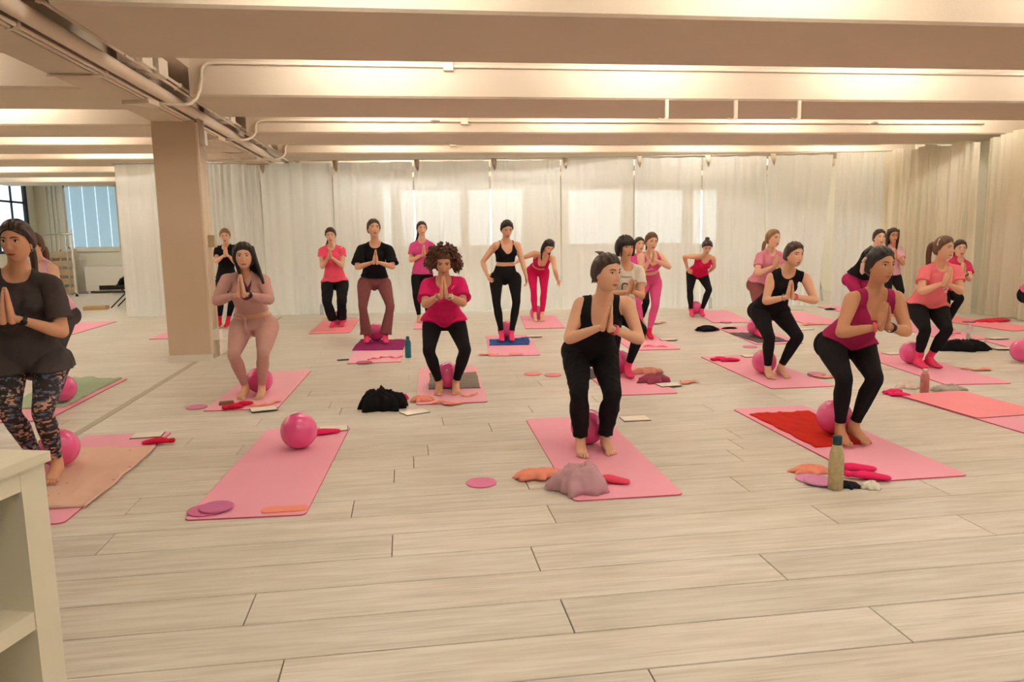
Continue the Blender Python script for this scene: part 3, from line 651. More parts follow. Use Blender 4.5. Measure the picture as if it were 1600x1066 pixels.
def person(label, J, phi=0, h=1.65, lean=1.0, skin='light', hair=('dark', 'bun'), top=('black', 'tee'), bottom=('black', 'leggings'), feet='bare', face=(0, 0, 0), pray=True, girth=1.0, hi=False, fix=None, under=None, extras=(), lift=0.003):
    phi = math.radians(phi); s = h/1.65
    P = solve_pose(J, phi, h, lean, pray, fix or {})
    for k_ in P: P[k_] = P[k_]+np.array([0, 0, lift])
    org = (P['Aa']+P['Ab'])/2; org = np.array([org[0], org[1], 0.0])
    root = empty('person', tuple(org)); tag(root, label, 'person', 'people in the exercise class')
    side = unit(P['Sb']-P['Sa']); Pm = (P['Ha']+P['Hb'])/2; N_ = P['N']; ax = unit(N_-Pm); L = np.linalg.norm(N_-Pm)
    hs = unit(P['Hb']-P['Ha'])
    fwd_h = np.cross(hs, np.array([0, 0, 1.0])); fwd = unit(np.cross(side, ax)); g = girth
    mb = MB()
    # torso: rings along a slightly arched spine
    mid = (Pm+N_)/2 - fwd*.02*s
    prof = [(-.10, .05, .055, -.03), (-.06, .115, .09, -.02), (.02, .165, .118, -.02), (.13, .160, .115, -.015), (.27, .140, .100, 0), (.42, .120, .088, .005), (.58, .128, .095, .01), (.72, .142, .105, .012), (.85, .142, .088, .0), (.95, .115, .065, -.008), (1.03, .06, .05, -.01)]
    C = []; R = []
    for t, a, b, o in prof:
        c = (1-t)**2*Pm+2*t*(1-t)*mid+t*t*N_ if 0 <= t <= 1 else Pm+ax*L*t
        C.append(c+fwd*o*s); k = g if t < .8 else 1
        R.append((a*s*k, b*s*k))
    mb.tube(C, R, 24, side=side*.5+hs*.5)
    ct = lambda t: Pm*(1-t)+N_*t
    for q in (-1, 1):
        mb.ellipsoid(ct(.70)+side*q*.066*s+fwd*.075*s*g, (.062*s*g, .055*s*g, .062*s*g), [side, fwd, ax], 12, 8)
    for sd, S, E, Wj in ((-1, 'Sa', 'Ea', 'Wa'), (1, 'Sb', 'Eb', 'Wb')):
        S_, E_, W_ = P[S], P[E], P[Wj]
        mb.tube([N_-ax*.035*s+side*sd*.03*s, (N_*.45+S_*.55)-ax*.012*s, S_], [(.045*s, .05*s), (.048*s, .05*s), .046*s], 12)
        mb.tube([N_+ax*.055*s, (N_*.6+S_*.4)+ax*.012*s, S_+ax*.0*s], [.028*s, .034*s, .03*s], 10)   # trapezius
        ga = .6+.4*g; ln = lambda t: S_*(1-t)+E_*t
        mb.tube([S_, ln(.2), ln(.5), ln(.8), E_], [.050*s*ga, .050*s*ga, .044*s*ga, .038*s*ga, .036*s], 14)
        ln = lambda t: E_*(1-t)+W_*t
        mb.tube([E_, ln(.2), ln(.5), ln(.8), W_], [.036*s, .039*s*ga, .034*s, .027*s, (.026*s, .021*s)], 14)
        H, K, A = (P[x+('a' if sd < 0 else 'b')] for x in 'HKA')
        ln = lambda t: H*(1-t)+K*t
        mb.tube([H+ax*.02*s, ln(.15), ln(.4), ln(.7), ln(.9), K], [.088*s*g, .089*s*g, .078*s*g, .062*s*g, .055*s, .052*s], 18)
        bk = unit(np.cross(hs, unit(K-A))); bk = bk if bk@fwd_h < 0 else -bk
        ln = lambda t: K*(1-t)+A*t
        mb.tube([K, ln(.12), ln(.32)+bk*.012*s, ln(.55)+bk*.006*s, ln(.8), A, A-np.array([0, 0, .03])], [.052*s, .050*s, .053*s*ga, .045*s*ga, .034*s, .033*s, .034*s], 16)
        mb.ellipsoid(H-fwd_h*.055*s+np.array([0, 0, -.0])*s, (.088*s*g, .085*s*g, .095*s*g), None, 12, 8)
    mb.tube([N_-ax*.03*s, N_*.55+P['H']*.45, P['H']*.8+N_*.2], [.054*s, .049*s, .050*s], 16)
    ex = MB()
    bare = feet == 'bare'; fdir = {}
    for sd, A, Tt in ((-1, 'Aa', 'Ta'), (1, 'Ab', 'Tb')):
        a = P[A]; d = P[Tt]-a; d[2] = 0; dl = np.linalg.norm(d)
        toward = unit(unit(np.array([-fw[0], -fw[1], 0]))*math.cos(phi)+unit(np.array([rt[0], rt[1], 0]))*math.sin(phi))
        d = unit(unit(d)*min(dl/.12, 1)+toward*.6) if dl > .03 else toward
        fdir[A] = d; sx = np.array([-d[1], d[0], 0]); z = lambda v: np.array([0, 0, v])
        b0 = np.array([a[0], a[1], 0.012+lift])
        mb.tube([b0-d*.045*s+z(.026), b0-d*.02*s+z(.034), b0+d*.03*s+z(.034), b0+d*.085*s+z(.026), b0+d*.135*s+z(.017), b0+d*.158*s+z(.014)], [(.027*s, .026), (.032*s, .032), (.034*s, .033), (.040*s, .024), (.041*s, .016), (.036*s, .012)], 14, side=sx)
        mb.tube([a+z(.01), b0+d*.045*s+z(.048), b0+d*.09*s+z(.032)], [.036*s, .033*s, .028*s], 12)
        if bare:
            inner = sx if sx@hs*(-sd) > 0 else -sx
            for k, (o, ln, r) in enumerate(((.030, .036, .0125), (.011, .036, .0095), (-.004, .031, .009), (-.018, .026, .0085), (-.031, .020, .008))):
                q = b0+d*(.152-.004*k)*s+inner*o*s; q[2] = .020+lift
                ex.tube([q, q+d*ln*.5*s+z(.001), q+d*ln*s-z(.004)], [r*s, r*s*1.02, r*s*.8], 8)
        else:
            mb.tube([b0+d*.13*s+z(.016), b0+d*.19*s+z(.014)], [(.040*s, .015), (.026*s, .012)], 12, side=sx)
    V, T = remesh(mb, .0085 if hi else .0125, 5 if hi else 3)
    # hands
    wa, wb = P['Wa'], P['Wb']
    if pray:
        d = unit(P['T']-(wa+wb)/2); c = unit(np.cross(side, d)); 
        hsz = np.clip(np.linalg.norm(P['T']-(wa+wb)/2)/.165, .85, 1.1)
        m0 = (wa+wb)/2
        inner = unit(P['Sb']-P['Sa']); inner = unit(inner-d*(inner@d)); toward_body = -fwd if (-fwd)@(-fwd) else fwd
        for sd, w_ in ((-1, wa), (1, wb)):
            base = m0+inner*sd*.021*s; dd = unit(m0+d*.17*s-inner*(-sd)*.006*s-base)
            ex.tube([w_, (w_+base)/2, base+dd*.02*s], [(.025*s, .021*s), (.025*s, .021*s), (.024*s, .018*s)], 12)
            hand(ex, base+dd*.008*s, dd, -inner*sd, -fwd+ax*.3, s*hsz, curl=.012, n=8 if hi else 6)
    else:
        for sd, w_, e_, t_ in ((-1, wa, P['Ea'], P['T']), (1, wb, P['Eb'], P.get('U', P['T']))):
            d = unit(t_-w_); hand(ex, w_+d*.005, d, -side*sd if True else side, fwd+np.array([0, 0, .2]), s, curl=.35, spread=.25, n=6)
    # head
    hv, hf = HEADS['hi' if hi else 'lo']; Hc = P['H']; A3 = rot_axes(math.radians(face[0])-math.atan((to_px(Hc)[0]-800)/F_PX), math.radians(face[1]), math.radians(face[2])); k = s*1.0   # yaw is meant against the line of sight
    W = lambda q: Hc+(np.asarray(q)*k)@A3
    ex.add(W(hv), hf.tolist())
    for q in (-1, 1): ex.ellipsoid(W((q*.070, -.006, -.004)), (.010*k, .019*k, .031*k), A3, 10, 8)
    allb = MB(); allb.add(V-org, T.tolist()); EV = np.concatenate(ex.v)-org; allb.add(EV, ex.f)
    body = allb.build('body', SKIN[skin], root)
    # eyes, brows, lips
    fv = hv[hv[:, 1] > 0]
    def ysurf(x, z):
        i = np.argmin((fv[:, 0]-x)**2+(fv[:, 2]-z)**2); return fv[i, 1]
    n1, n2 = (12, 8) if hi else (8, 6)
    for q in (-1, 1):
        e = MB(); y = ysurf(q*.031, .010)
        e.ellipsoid(W((q*.031, y-.0005, .0095))-org, (.0135*k, .006*k, .0062*k), A3, n1, n2, 0)
        e.ellipsoid(W((q*.031, y+.0032, .0097))-org, (.0062*k, .0032*k, .0058*k), A3, n1, n2, 1)
        e.tube([W((q*(.031+dx), y+.0052-abs(dx)*.18, .0165-8*dx*dx*1.9))-org for dx in (-.015, -.008, 0, .008, .016)], [.0012*k, .0018*k, .0021*k, .0020*k, .0012*k], 6, mi=1)
        e.build('eye', [SCLERA, IRIS], body)
        b = MB(); pts = [(q*.013, .028), (q*.024, .032), (q*.036, .033), (q*.048, .028)]
        b.tube([W((x, ysurf(x, z)+.001, z))-org for x, z in pts], [(.0026*k, .0026*k), (.0034*k, .0034*k), (.003*k, .003*k), (.0014*k, .0014*k)], 6)
        b.build('eyebrow', BROW, body)
    lp = MB(); xs = np.linspace(-.022, .022, 7)
    for dz, rr in ((.0035, .0042), (-.0045, .005)):
        lp.tube([W((x, ysurf(x, -.062+dz)-.0012, -.0625+dz*(1-(x/.024)**2)))-org for x in xs], [rr*k*(1-(x/.025)**2*.75) for x in xs], 8)
    lp.build('lips', LIPS, body)
    hair_build(hair, W, A3, k, hv, hf, org, root, hi, P, ax)
    # ---- clothes: cut from the body surface along clean lines and lifted off it
    seg = {}
    for nm, a, b, r in (('torso', Pm, N_, .135), ('neck', N_, P['H'], .055), ('ua_a', P['Sa'], P['Ea'], .045), ('ua_b', P['Sb'], P['Eb'], .045), ('fa_a', P['Ea'], P['Wa'], .034), ('fa_b', P['Eb'], P['Wb'], .034), ('th_a', P['Ha'], P['Ka'], .085), ('th_b', P['Hb'], P['Kb'], .085), ('sh_a', P['Ka'], P['Aa'], .046), ('sh_b', P['Kb'], P['Ab'], .046)):
        sp, d = seg_proj(V, a, b); seg[nm] = (sp, d-r*s*(g if nm[:2] in ('to', 'th') else 1))
    for nm, A in (('ft_a', 'Aa'), ('ft_b', 'Ab')):
        b0 = np.array([P[A][0], P[A][1], .03+lift]); sp, d = seg_proj(V, b0-fdir[A]*.03, b0+fdir[A]*.17); seg[nm] = (sp, d-.036*s)
    nms = list(seg); cls = np.argmin(np.stack([seg[n][1] for n in nms]), 0); ix = {n: i for i, n in enumerate(nms)}
    isin = lambda *a: np.isin(cls, [ix[n] for n in a])
    t = (V-Pm)@ax/L; x = (V-Pm-np.outer(t*L, ax))@side; y = (V-Pm-np.outer(t*L, ax))@fwd
    arms = isin('ua_a', 'ua_b', 'fa_a', 'fa_b'); BIG = np.full(len(V), 1.0)
    def leg_cut(c):
        f = BIG.copy()
        for q in 'ab':
            m_ = isin('sh_'+q, 'ft_'+q); f[m_] = np.minimum((c-seg['sh_'+q][0][m_])*.37*s, V[m_, 2]-.072-lift)
        return f
    def bottoms(wt, c): 
        f1 = np.where(isin('th_a', 'th_b', 'sh_a', 'sh_b', 'ft_a', 'ft_b'), 1.0, (wt-t)*L)
        return np.where(arms, -1, np.minimum(f1, leg_cut(c)))
    def neck_f(nx, nf, nb):
        q = np.where(y > 0, nf, nb); e = (np.sqrt((x/nx)**2+(np.minimum((t-1.0)*L, 0)/q)**2)-1)*nx
        e = np.where(t > .55, e, .5); return np.where(isin('neck') | (t > 1.12), np.minimum(e, -.01-(t-1)*.1), e)
    def hem_f(hem, pen=.3):
        f = (t-hem)*L
        for q in 'ab':
            m_ = isin('th_'+q); f[m_] -= np.maximum(0, seg['th_'+q][0][m_]-.06)*pen
        return np.where(isin('sh_a', 'sh_b', 'ft_a', 'ft_b'), -1, f)
    def sleeve(cs, cf=None):
        f = BIG.copy()
        for q in 'ab':
            m_ = isin('ua_'+q); f[m_] = (cs-seg['ua_'+q][0][m_])*.27*s if cf is None else 1
            m_ = isin('fa_'+q); f[m_] = -1 if cf is None else (cf-seg['fa_'+q][0][m_])*.235*s
        return f
    def strap(lim):
        l = np.interp(t, [.55, .70, .82, .95], [.30, .20, lim+.02, lim])*s
        f = np.where(t > .5, l-np.abs(x), 1.0); return np.where(isin('fa_a', 'fa_b'), -1, np.where(isin('ua_a', 'ua_b'), np.minimum(f, -.004), f))
    hemf = lambda hem, pen=.3: np.where(arms, 1.0, hem_f(hem, pen))
    tk, ts = top[:2]; bk_, bs = bottom[:2]
    # bottoms
    c = {'leggings': .88, 'capri': .72, 'cargo': .92, 'flare': .93, 'long': .92, 'mid': .84}[bs]
    f = bottoms({'cargo': .2, 'flare': .26}.get(bs, .36 if ts == 'crop' else .23 if ts == 'long' else .3), c); off = np.full(len(V), .004)
    sh = np.zeros(len(V)); th_ = np.zeros(len(V))
    for q in 'ab':
        m_ = isin('sh_'+q, 'ft_'+q); sh[m_] = np.clip(seg['sh_'+q][0][m_], 0, 1)
        m_ = isin('th_'+q); th_[m_] = np.clip(seg['th_'+q][0][m_], 0, 1)
    if bs == 'flare': off = .006+.055*s*np.clip((sh-.25)/.75, 0, 1)**1.2
    if bs == 'cargo': off = .012+.012*th_+.030*np.clip(sh*1.3, 0, 1)*(1-.5*np.clip((sh-.85)/.15, 0, 1))
    if bs == 'long': off = .007+.008*np.clip(sh*2, 0, 1)
    bo = garment(V, T, f, off, {'cargo': 'cargo_trousers', 'flare': 'flared_trousers', 'long': 'trousers'}.get(bs, 'leggings'), CLOTH[bk_], root, 2 if bs in ('cargo', 'flare', 'long') else 0, org, .006 if bs in ('cargo', 'long') else .0012, 3)
    # socks
    if feet != 'bare':
        f = np.full(len(V), -1.0)
        for q in 'ab':
            m_ = isin('sh_'+q, 'ft_'+q); f[m_] = (seg['sh_'+q][0][m_]-.72)*.37
        for q in 'ab': f[isin('ft_'+q)] = np.maximum(f[isin('ft_'+q)], .05)
        for q, nmq in (('a', 'sock'), ('b', 'sock')):
            fq = np.where(isin('sh_'+q, 'ft_'+q), f, -1); garment(V, T, fq, np.full(len(V), .0032), nmq, CLOTH[feet], root, 0, org)
    # tops
    ramp = np.clip((.9-t)/.9, 0, 1.2); sl = np.zeros(len(V))
    for q in 'ab':
        m_ = isin('ua_'+q); sl[m_] = np.clip(seg['ua_'+q][0][m_], 0, 1.2)
    arm_off = np.where(arms, 1, 0)
    if under:
        garment(V, T, np.minimum(np.minimum(hemf(.5), neck_f(.06, .10, .05)), strap(.085)), np.full(len(V), .003), 'bra_top', CLOTH[under], root, 0, org)
    spec = {'tee': (.09, .55, .066, .055, .02, .014, .016), 'loose': (.06, .72, .072, .05, .02, .018, .030), 'cap': (.05, .38, .068, .075, .03, .016, .012), 'boxy': (.16, .80, .075, .06, .02, .022, .045)}
    if ts in spec:
        hem, cs, nx, nf, nb, ho, so = spec[ts]; hem = top[2] if len(top) > 2 else hem
        f = np.minimum(np.minimum(hemf(hem, top[3] if len(top) > 3 else .3), neck_f(nx*s, nf*s, nb*s)), sleeve(cs))
        off = np.where(arms, .007+so*np.clip(sl/cs, 0, 1), .007+ho*ramp)
        garment(V, T, f, off, 't_shirt', CLOTH[tk], root, 7, org, .0065, int(org[0]*100) % 97)
    elif ts == 'long':
        f = np.minimum(np.minimum(hemf(.31), neck_f(.062*s, .22*s, .03*s)), sleeve(1, .95))
        garment(V, T, f, np.full(len(V), .006), 'long_sleeved_top', CLOTH[tk], root, 1, org, .004, 6)
    else:
        hem, nx, nf, nb, lim, lo = {'tank': (.08, .066, .17, .08, .108, .010), 'crop': (.47, .082, .15, .10, .100, .004), 'sleeveless': (.1, .066, .05, .02, .150, .008), 'racer': (.08, .072, .09, .05, .105, .005), 'longtank': (.13, .074, .15, .07, .125, .014)}[ts]
        f = np.minimum(np.minimum(hemf(hem), neck_f(nx*s, nf*s, nb*s)), strap(lim))
        garment(V, T, f, .005+lo*ramp, {'crop': 'crop_top', 'sleeveless': 'sleeveless_top'}.get(ts, 'tank_top'), CLOTH[tk], root, 3 if ts != 'crop' else 0, org, .003 if ts != 'crop' else .0005, 7, 2 if ts == 'crop' else 10)
    for e in extras:
        kind, j, col_ = e
        w_, e_ = (P['Wa'], P['Ea']) if j == 'a' else (P['Wb'], P['Eb']); d = unit(e_-w_); c0 = w_+d*.02*s
        b = MB(); u = unit(np.cross(d, [0.3, 0.5, 0.8])); v = np.cross(d, u); n = 20; rr = .0285*s
        wd = {'watch': .011, 'band': .009, 'bracelet': .004}[kind]; V2 = []; F2 = []
        for i in range(n):
            a_ = 2*math.pi*i/n; q = math.cos(a_)*u+math.sin(a_)*v
            V2 += [c0+q*rr-d*wd, c0+q*(rr+.004)-d*wd, c0+q*(rr+.004)+d*wd, c0+q*rr+d*wd]
        for i in range(n):
            k2 = (i+1) % n
            for a_ in range(4): F2.append((i*4+a_, k2*4+a_, k2*4+(a_+1) % 4, i*4+(a_+1) % 4))
        b.add(np.array(V2)-org, F2)
        if kind == 'watch':
            fdirw = unit(-fw-d*((-fw)@d)); b.ellipsoid(c0+fdirw*(rr+.004)-org, (.019, .019, .006), [d, np.cross(fdirw, d), fdirw], 14, 6)
        b.build({'watch': 'wristwatch', 'band': 'wristband', 'bracelet': 'bracelet'}[kind], col_, root)
    return root, P

def hair_build(hair, W, A3, k, hv, hf, org, root, hi, P, ax):
    col_, style = hair[:2]; mt = HAIR[col_]; m = MB()
    yv = [-.11, -.06, -.02, 0.0, .03, .055, .075, .1]
    lines = {'default': [-.085, -.080, -.055, -.030, .022, .056, .078, .090], 'fringe': [-.095, -.090, -.06, -.05, -.02, .018, .034, .036], 'crop': [-.075, -.070, -.05, -.02, .036, .060, .068, .070]}
    zl = lines['fringe' if style == 'bob_fringe' else 'crop' if style == 'pixie' else 'default']
    f = hv[:, 2]-np.interp(hv[:, 1], yv, zl)
    if style in ('long', 'curly', 'loose'): f = hv[:, 2]-np.interp(hv[:, 1], yv, [-.11, -.11, -.11, -.09, -.01, .05, .064, .070])
    N = normals(hv, hf); TT, sct = clip(hv, hf, f); A = lerp(hv, sct); M = lerp(N, sct)
    th = .0015+.0165*np.clip((lerp(f, sct))/.035, 0, 1)**.8+(.008 if style in ('bob_fringe', 'long') else 0)*np.clip(lerp(f, sct)/.03, 0, 1)
    th = th+.0025*np.sin(A[:, 0]*260+3*np.sin(A[:, 1]*40))*np.clip(lerp(f, sct)/.02, 0, 1)
    part = -.006*np.exp(-(A[:, 0]/.004)**2)*(A[:, 1] > -.02)*(A[:, 2] > .03)
    B = A+M*(th+part)[:, None]; bd = boundary(TT); rim = np.unique(bd); rid = {int(r): len(B)+i for i, r in enumerate(rim)}
    F = TT.tolist()+[(b, a, rid[a], rid[b]) for a, b in bd.tolist()]
    m.add(W(np.concatenate([B, A[rim]-M[rim]*.002]))-org, F)
    w = lambda *q: W(q)-org
    r = np.random.default_rng(int(abs(P['H'][0])*1000))
    down = np.array([0, 0, -1.0])
    def lock(p0, pts, r0_, r1_, n=8):
        m.tube(pts, [r0_*k*(1-i/(len(pts)-1))+r1_*k*i/(len(pts)-1) for i in range(len(pts))], n)
    
    if style in ('bun', 'topbun', 'lowbun', 'pony', 'lowpony', 'sidepony', 'updo'):
        c = np.array({'bun': (0, -.10, .035), 'topbun': (0, -.055, .118), 'lowbun': (0, -.105, -.03), 'pony': (0, -.098, .045), 'lowpony': (0, -.095, -.03), 'sidepony': (-.03, -.09, -.02), 'updo': (-.01, -.075, .085)}[style])
        el = lambda q, g_: np.array(q)/max(math.sqrt((q[0]/.072)**2+((q[1])/.093)**2+(q[2]/.113)**2), 1e-6)*g_
        for i in range(54):
            a = math.radians(-105+210*i/53+r.uniform(-2, 2)); p0 = el((math.sin(a)*.072, max(math.cos(a), -.1)*.093, .094-.070*abs(math.sin(a))**2.0), 1.05)
            m1 = el(p0*.62+c*.38+np.array([np.sign(p0[0])*.012, 0, .02]), 1.20); m2 = el(p0*.25+c*.75+np.array([0, 0, .006]), 1.19)
            lock(0, bezier([w(*p0), w(*m1), w(*m2), w(*c)], 8), .0052, .0066, 5)
    if style in ('bun', 'topbun', 'lowbun', 'twist'):
        c = {'bun': (0, -.10, .035), 'topbun': (0, -.055, .118), 'lowbun': (0, -.105, -.03), 'twist': (.0, -.085, .085)}[style]
        rb = .036 if style != 'twist' else .042
        m.ellipsoid(w(*c), (rb*k, rb*k, rb*.9*k), A3, 16, 10)
        for i in range(9):
            a = i*.7; q = [(c[0]+rb*.8*math.cos(a+j*.35), c[1]-.004+rb*.35*math.sin(a*1.7), c[2]+rb*.8*math.sin(a+j*.35)) for j in range(5)]
            lock(0, [w(*v) for v in q], .011, .006, 6)
    if style == 'twist':
        for i in range(7):
            a = r.uniform(-1, 1); lock(0, bezier([w(.02*a, -.08, .09), w(.04*a, -.10, .13), w(.06*a-.02, -.12, .12)], 5), .006, .001, 5)
    if style in ('pony', 'lowpony', 'sidepony'):
        c = {'pony': (0, -.098, .045), 'lowpony': (0, -.095, -.03), 'sidepony': (-.03, -.09, -.02)}[style]
        st = np.array(c); ln = .26 if style == 'pony' else .22
        b0 = w(*c)
        for i in range(7):
            jx, jy = r.uniform(-.022, .022, 2)
            e = b0-A3[1]*(.055+jy)*k+A3[0]*jx*k+down*ln*k*r.uniform(.85, 1.05)+(-A3[0]*.06*k if style == 'sidepony' else 0)
            lock(0, bezier([b0+A3[0]*jx*.3*k, b0-A3[1]*(.065+jy)*k+np.array([0, 0, .02*k]), b0-A3[1]*(.075+jy)*k+down*.10*k+A3[0]*jx*k, e], 8), .021, .006, 8)
        m.tube([w(c[0], c[1]+.006, c[2]), w(c[0], c[1]-.014, c[2])], [.021*k, .021*k], 12)
    if style in ('long', 'loose'):
        for i in range(26):
            a = math.radians(r.uniform(75, 285)); sx = math.sin(a); cy = math.cos(a)
            p0 = (sx*.074, cy*.085, .055+.03*r.uniform()); ln = (.34 if style == 'long' else .2)*r.uniform(.85, 1.05)
            shift = (.07 if style == 'long' else .0)
            p = [w(*p0), w(sx*.094, cy*.10-.01, .0), w(sx*.092+shift*.4, cy*.10-.015, -.10), w(sx*.085+shift, cy*.09-.02, -.11)+down*ln*.45*k, w(sx*.08+shift*1.5, cy*.08-.02, -.10)+down*ln*.75*k]
            lock(0, bezier(p, 9), .020, .008, 8)
    if style == 'bob_fringe':
        for i in range(30):
            a = math.radians(r.uniform(55, 305)); sx = math.sin(a); cy = math.cos(a)
            lock(0, bezier([w(sx*.06, cy*.07, .085), w(sx*.092, cy*.105, .03), w(sx*.084, cy*.09, -.055-.02*r.uniform())], 7), .016, .006, 7)
        for i in range(15):
            xx = -.055+.11*i/14; lock(0, bezier([w(xx*.5, .03, .118), w(xx*.9, .095, .09), w(xx*1.08, .105-abs(xx)*.35, .034+.006*r.uniform())], 6), .011, .004, 6)
    if style == 'pixie':
        for i in range(60):
            a = math.radians(r.uniform(50, 310)); sx = math.sin(a); cy = math.cos(a); ze = np.interp(cy, [-1, -.35, -.1, .25, .65], [-.072, -.06, .022, .036, .062])+.012*r.uniform()
            lock(0, bezier([w(sx*.03, cy*.04, .110), w(sx*.074, cy*.090, .08), w(sx*.0745, cy*.092-.008, ze)], 6), .008, .0025, 6)
        for i in range(10):                                 # side-swept front
            lock(0, bezier([w(-.03+.004*i, .035, .112), w(.0+.007*i, .074, .098), w(.040+.003*i, .070-.005*i, .070-.004*i)], 6), .007, .003, 6)
        for i in range(6): lock(0, bezier([w(-.03+.008*i, -.03, .108), w(-.03+.006*i, -.05, .135), w(-.035+.012*i, -.075, .128)], 6), .010, .003, 6)
    if style == 'updo':
        m.ellipsoid(w(-.01, -.075, .085), (.045*k, .04*k, .036*k), A3, 14, 9); m.ellipsoid(w(.05, -.05, .10), (.036*k, .03*k, .03*k), A3, 12, 8)
        for i in range(5):
            lock(0, bezier([w(.068, .03-.008*i, .03), w(.082, .03-.01*i, -.03), w(.072, .03-.012*i, -.12)], 6), .004, .001, 5)
    if style == 'curly':
        for i in range(520):
            u = r.normal(size=3); u /= np.linalg.norm(u)
            if u[1] > .10 and abs(u[0]) < .62 and u[2] < .62: continue
            if u[2] < -.75: continue
            base = np.array([u[0]*.082, u[1]*.085-.012, u[2]*.09+.012]); out = np.array([u[0]*1.15, u[1]*.7-.1, u[2]*.8]); ln = r.uniform(.05, .085)
            if u[1] > .1: out[1] = .1; out[2] = abs(out[2])+.3
            out = unit(out); ph = r.uniform(0, 6.28); e1 = unit(np.cross(out, [.3, .4, .86])); e2 = unit(np.cross(out, e1)); pts = []
            for j in range(13):
                t = j/12; a = ph+t*12; rad = .009+.004*t
                q = base+out*ln*t+np.array([np.sign(u[0])*.012*t, 0, -.055*t*t*(1 if u[2] < .6 else .3)])+(e1*math.cos(a)+e2*math.sin(a))*rad
                pts.append(w(*q))
            m.tube(pts, [.0066*k]*13, 5)
    m.build('hair', mt, root)
    if len(hair) > 2:                                     # hair tie, clip or headband
        for it in hair[2:]:
            b = MB()
            if it == 'headband':
                b.tube([w(.088*math.sin(a), -.012, .012+.112*math.cos(a)) for a in np.linspace(-1.35, 1.35, 15)], [.007*k]*15, 8); b.build('headband', mat('white_headband', (238, 220, 210)), root)
            elif it == 'clip':
                b.tube([w(-.088, -.035, .05), w(-.10, -.04, .03), w(-.092, -.042, .015)], [.010*k]*3, 8); b.tube([w(-.10, -.04, .01), w(-.10, -.042, -.05)], [.011*k, .009*k], 8); b.build('hair_clip', mat('pearl_clip', (236, 196, 176), rough=0.3), root)
            elif it == 'glasses':
                for q in (-1, 1):
                    b.tube([w(q*.031+.021*math.cos(a), .104, .008+.016*math.sin(a)) for a in np.linspace(0, 6.283, 17)], [.0022*k]*17, 6); b.tube([w(q*.052, .104, .012), w(q*.076, .02, .012)], [.0018*k]*2, 6)
                b.tube([w(-.01, .106, .012), w(.01, .106, .012)], [.002*k]*2, 6); b.build('glasses', mat('dark_frame', (60, 36, 34), rough=0.3), root)
            elif it == 'earring':
                for q in (-1, 1): MB().ellipsoid(w(q*.073, -.004, -.038), (.005*k,)*3, None, 8, 6).build('earring', mat('pearl', (240, 236, 228), rough=0.2), root)
# ---- the class; joints: head, neck, shoulders, elbows, wrists (picture left, right), fingertips, hips, knees, ankles, toes
BLACKRUB = mat('black_rubber', (24, 23, 24), rough=0.4); SILVER = mat('silver_band', (214, 208, 200), rough=0.25, metal=0.8); PINKBAND = mat('pink_band', (244, 104, 120), rough=0.6)
PEOPLE = {}
def add(key, *a, **k): PEOPLE[key] = person(*a, **k)
add('grey', 'person in charcoal t-shirt and camo leggings, palms together at the left edge', [(27, 384), (28, 434), (-32, 447), (80, 447), (-72, 524), (99, 526), (-6, 505), (30, 505), (6, 446), (14, 576), (82, 576), (16, 652), (67, 650), (60, 716), (90, 722), (52, 752), (87, 757)],
    phi=2, h=1.70, skin='tan', hair=('dark', 'lowpony', 'earring'), top=('charcoal', 'loose', -.05, .0), bottom=('camo', 'leggings'), face=(-27, 4, 0), hi=True, lean=.8, extras=(('watch', 'b', BLACKRUB),), lift=.022)
add('hidden_left', 'bare-shouldered person in pale pink top mostly hidden behind the charcoal t-shirt', [(52, 388), (60, 412), (36, 424), (84, 424), (30, 460), (86, 465), (48, 452), (58, 452), (50, 428), (84, 498), (104, 498), (70, 550), (92, 550), (72, 600), (86, 600), (66, 614), (80, 614)],
    phi=-35, h=1.62, skin='fair', hair=('brown', 'lowpony'), top=('palepink', 'tank'), bottom=('charcoal', 'leggings'), face=(-40, 8, 0), lift=.022)
add('behind_pillar', 'person in black t-shirt with clasped hands and pink socks, half behind the pillar conduits', [(351.6, 369), (354, 386), (341, 389), (367, 387), (338, 409), (368, 411), (349, 400), (357, 400), (352, 386), (345, 441), (361, 441), (344, 468), (363, 468), (343, 496), (356, 496), (341, 511), (353, 511)],
    phi=0, h=1.62, skin='fair', hair=('blond', 'bun'), top=('black', 'tee'), bottom=('black', 'capri'), feet='redsock', face=(-5, 12, 0), lean=.7)
add('beige', 'person in matching beige long-sleeved set with long black hair beside the pillar', [(381, 402), (382, 431), (355, 437), (411, 437), (338, 472), (422, 470), (368, 461), (386, 461), (375, 427), (377, 512), (418, 512), (365, 556), (411, 554), (384, 607), (409, 607), (377, 622), (408, 622)],
    phi=0, h=1.62, skin='light', hair=('black', 'long'), top=('beige', 'long'), bottom=('beige', 'leggings'), face=(-4, 0, 0), girth=1.12, hi=True, under='plum', extras=(('watch', 'b', BLACKRUB),))
add('coral', 'person in coral t-shirt and black cargo trousers with a side ponytail', [(516.5, 368), (518, 385), (503, 391), (535, 390), (503, 418), (535, 417), (512, 404), (519, 403), (515, 389), (512, 444), (535, 443), (511, 474), (534, 471), (521, 501), (534, 501), (519, 511), (537, 510)],
    phi=-4, h=1.64, skin='fair', hair=('dark', 'sidepony'), top=('coral', 'cap'), bottom=('black', 'cargo'), feet='sock', face=(-4, 10, 0), lean=.8)
add('mauve', 'person in black boxy t-shirt and mauve flared trousers on a purple towel', [(584, 360), (586, 383), (564, 391), (608, 391), (558, 421), (614, 420), (581, 413), (592, 413), (587, 393), (570, 446), (600, 446), (567, 484), (610, 481), (573, 526), (602, 526), (575, 538), (607, 538)],
    phi=0, h=1.70, skin='light', hair=('dark', 'lowbun'), top=('black', 'boxy'), bottom=('mauve', 'flare'), feet='sock', face=(12, -4, 0), lean=.8, lift=.022)
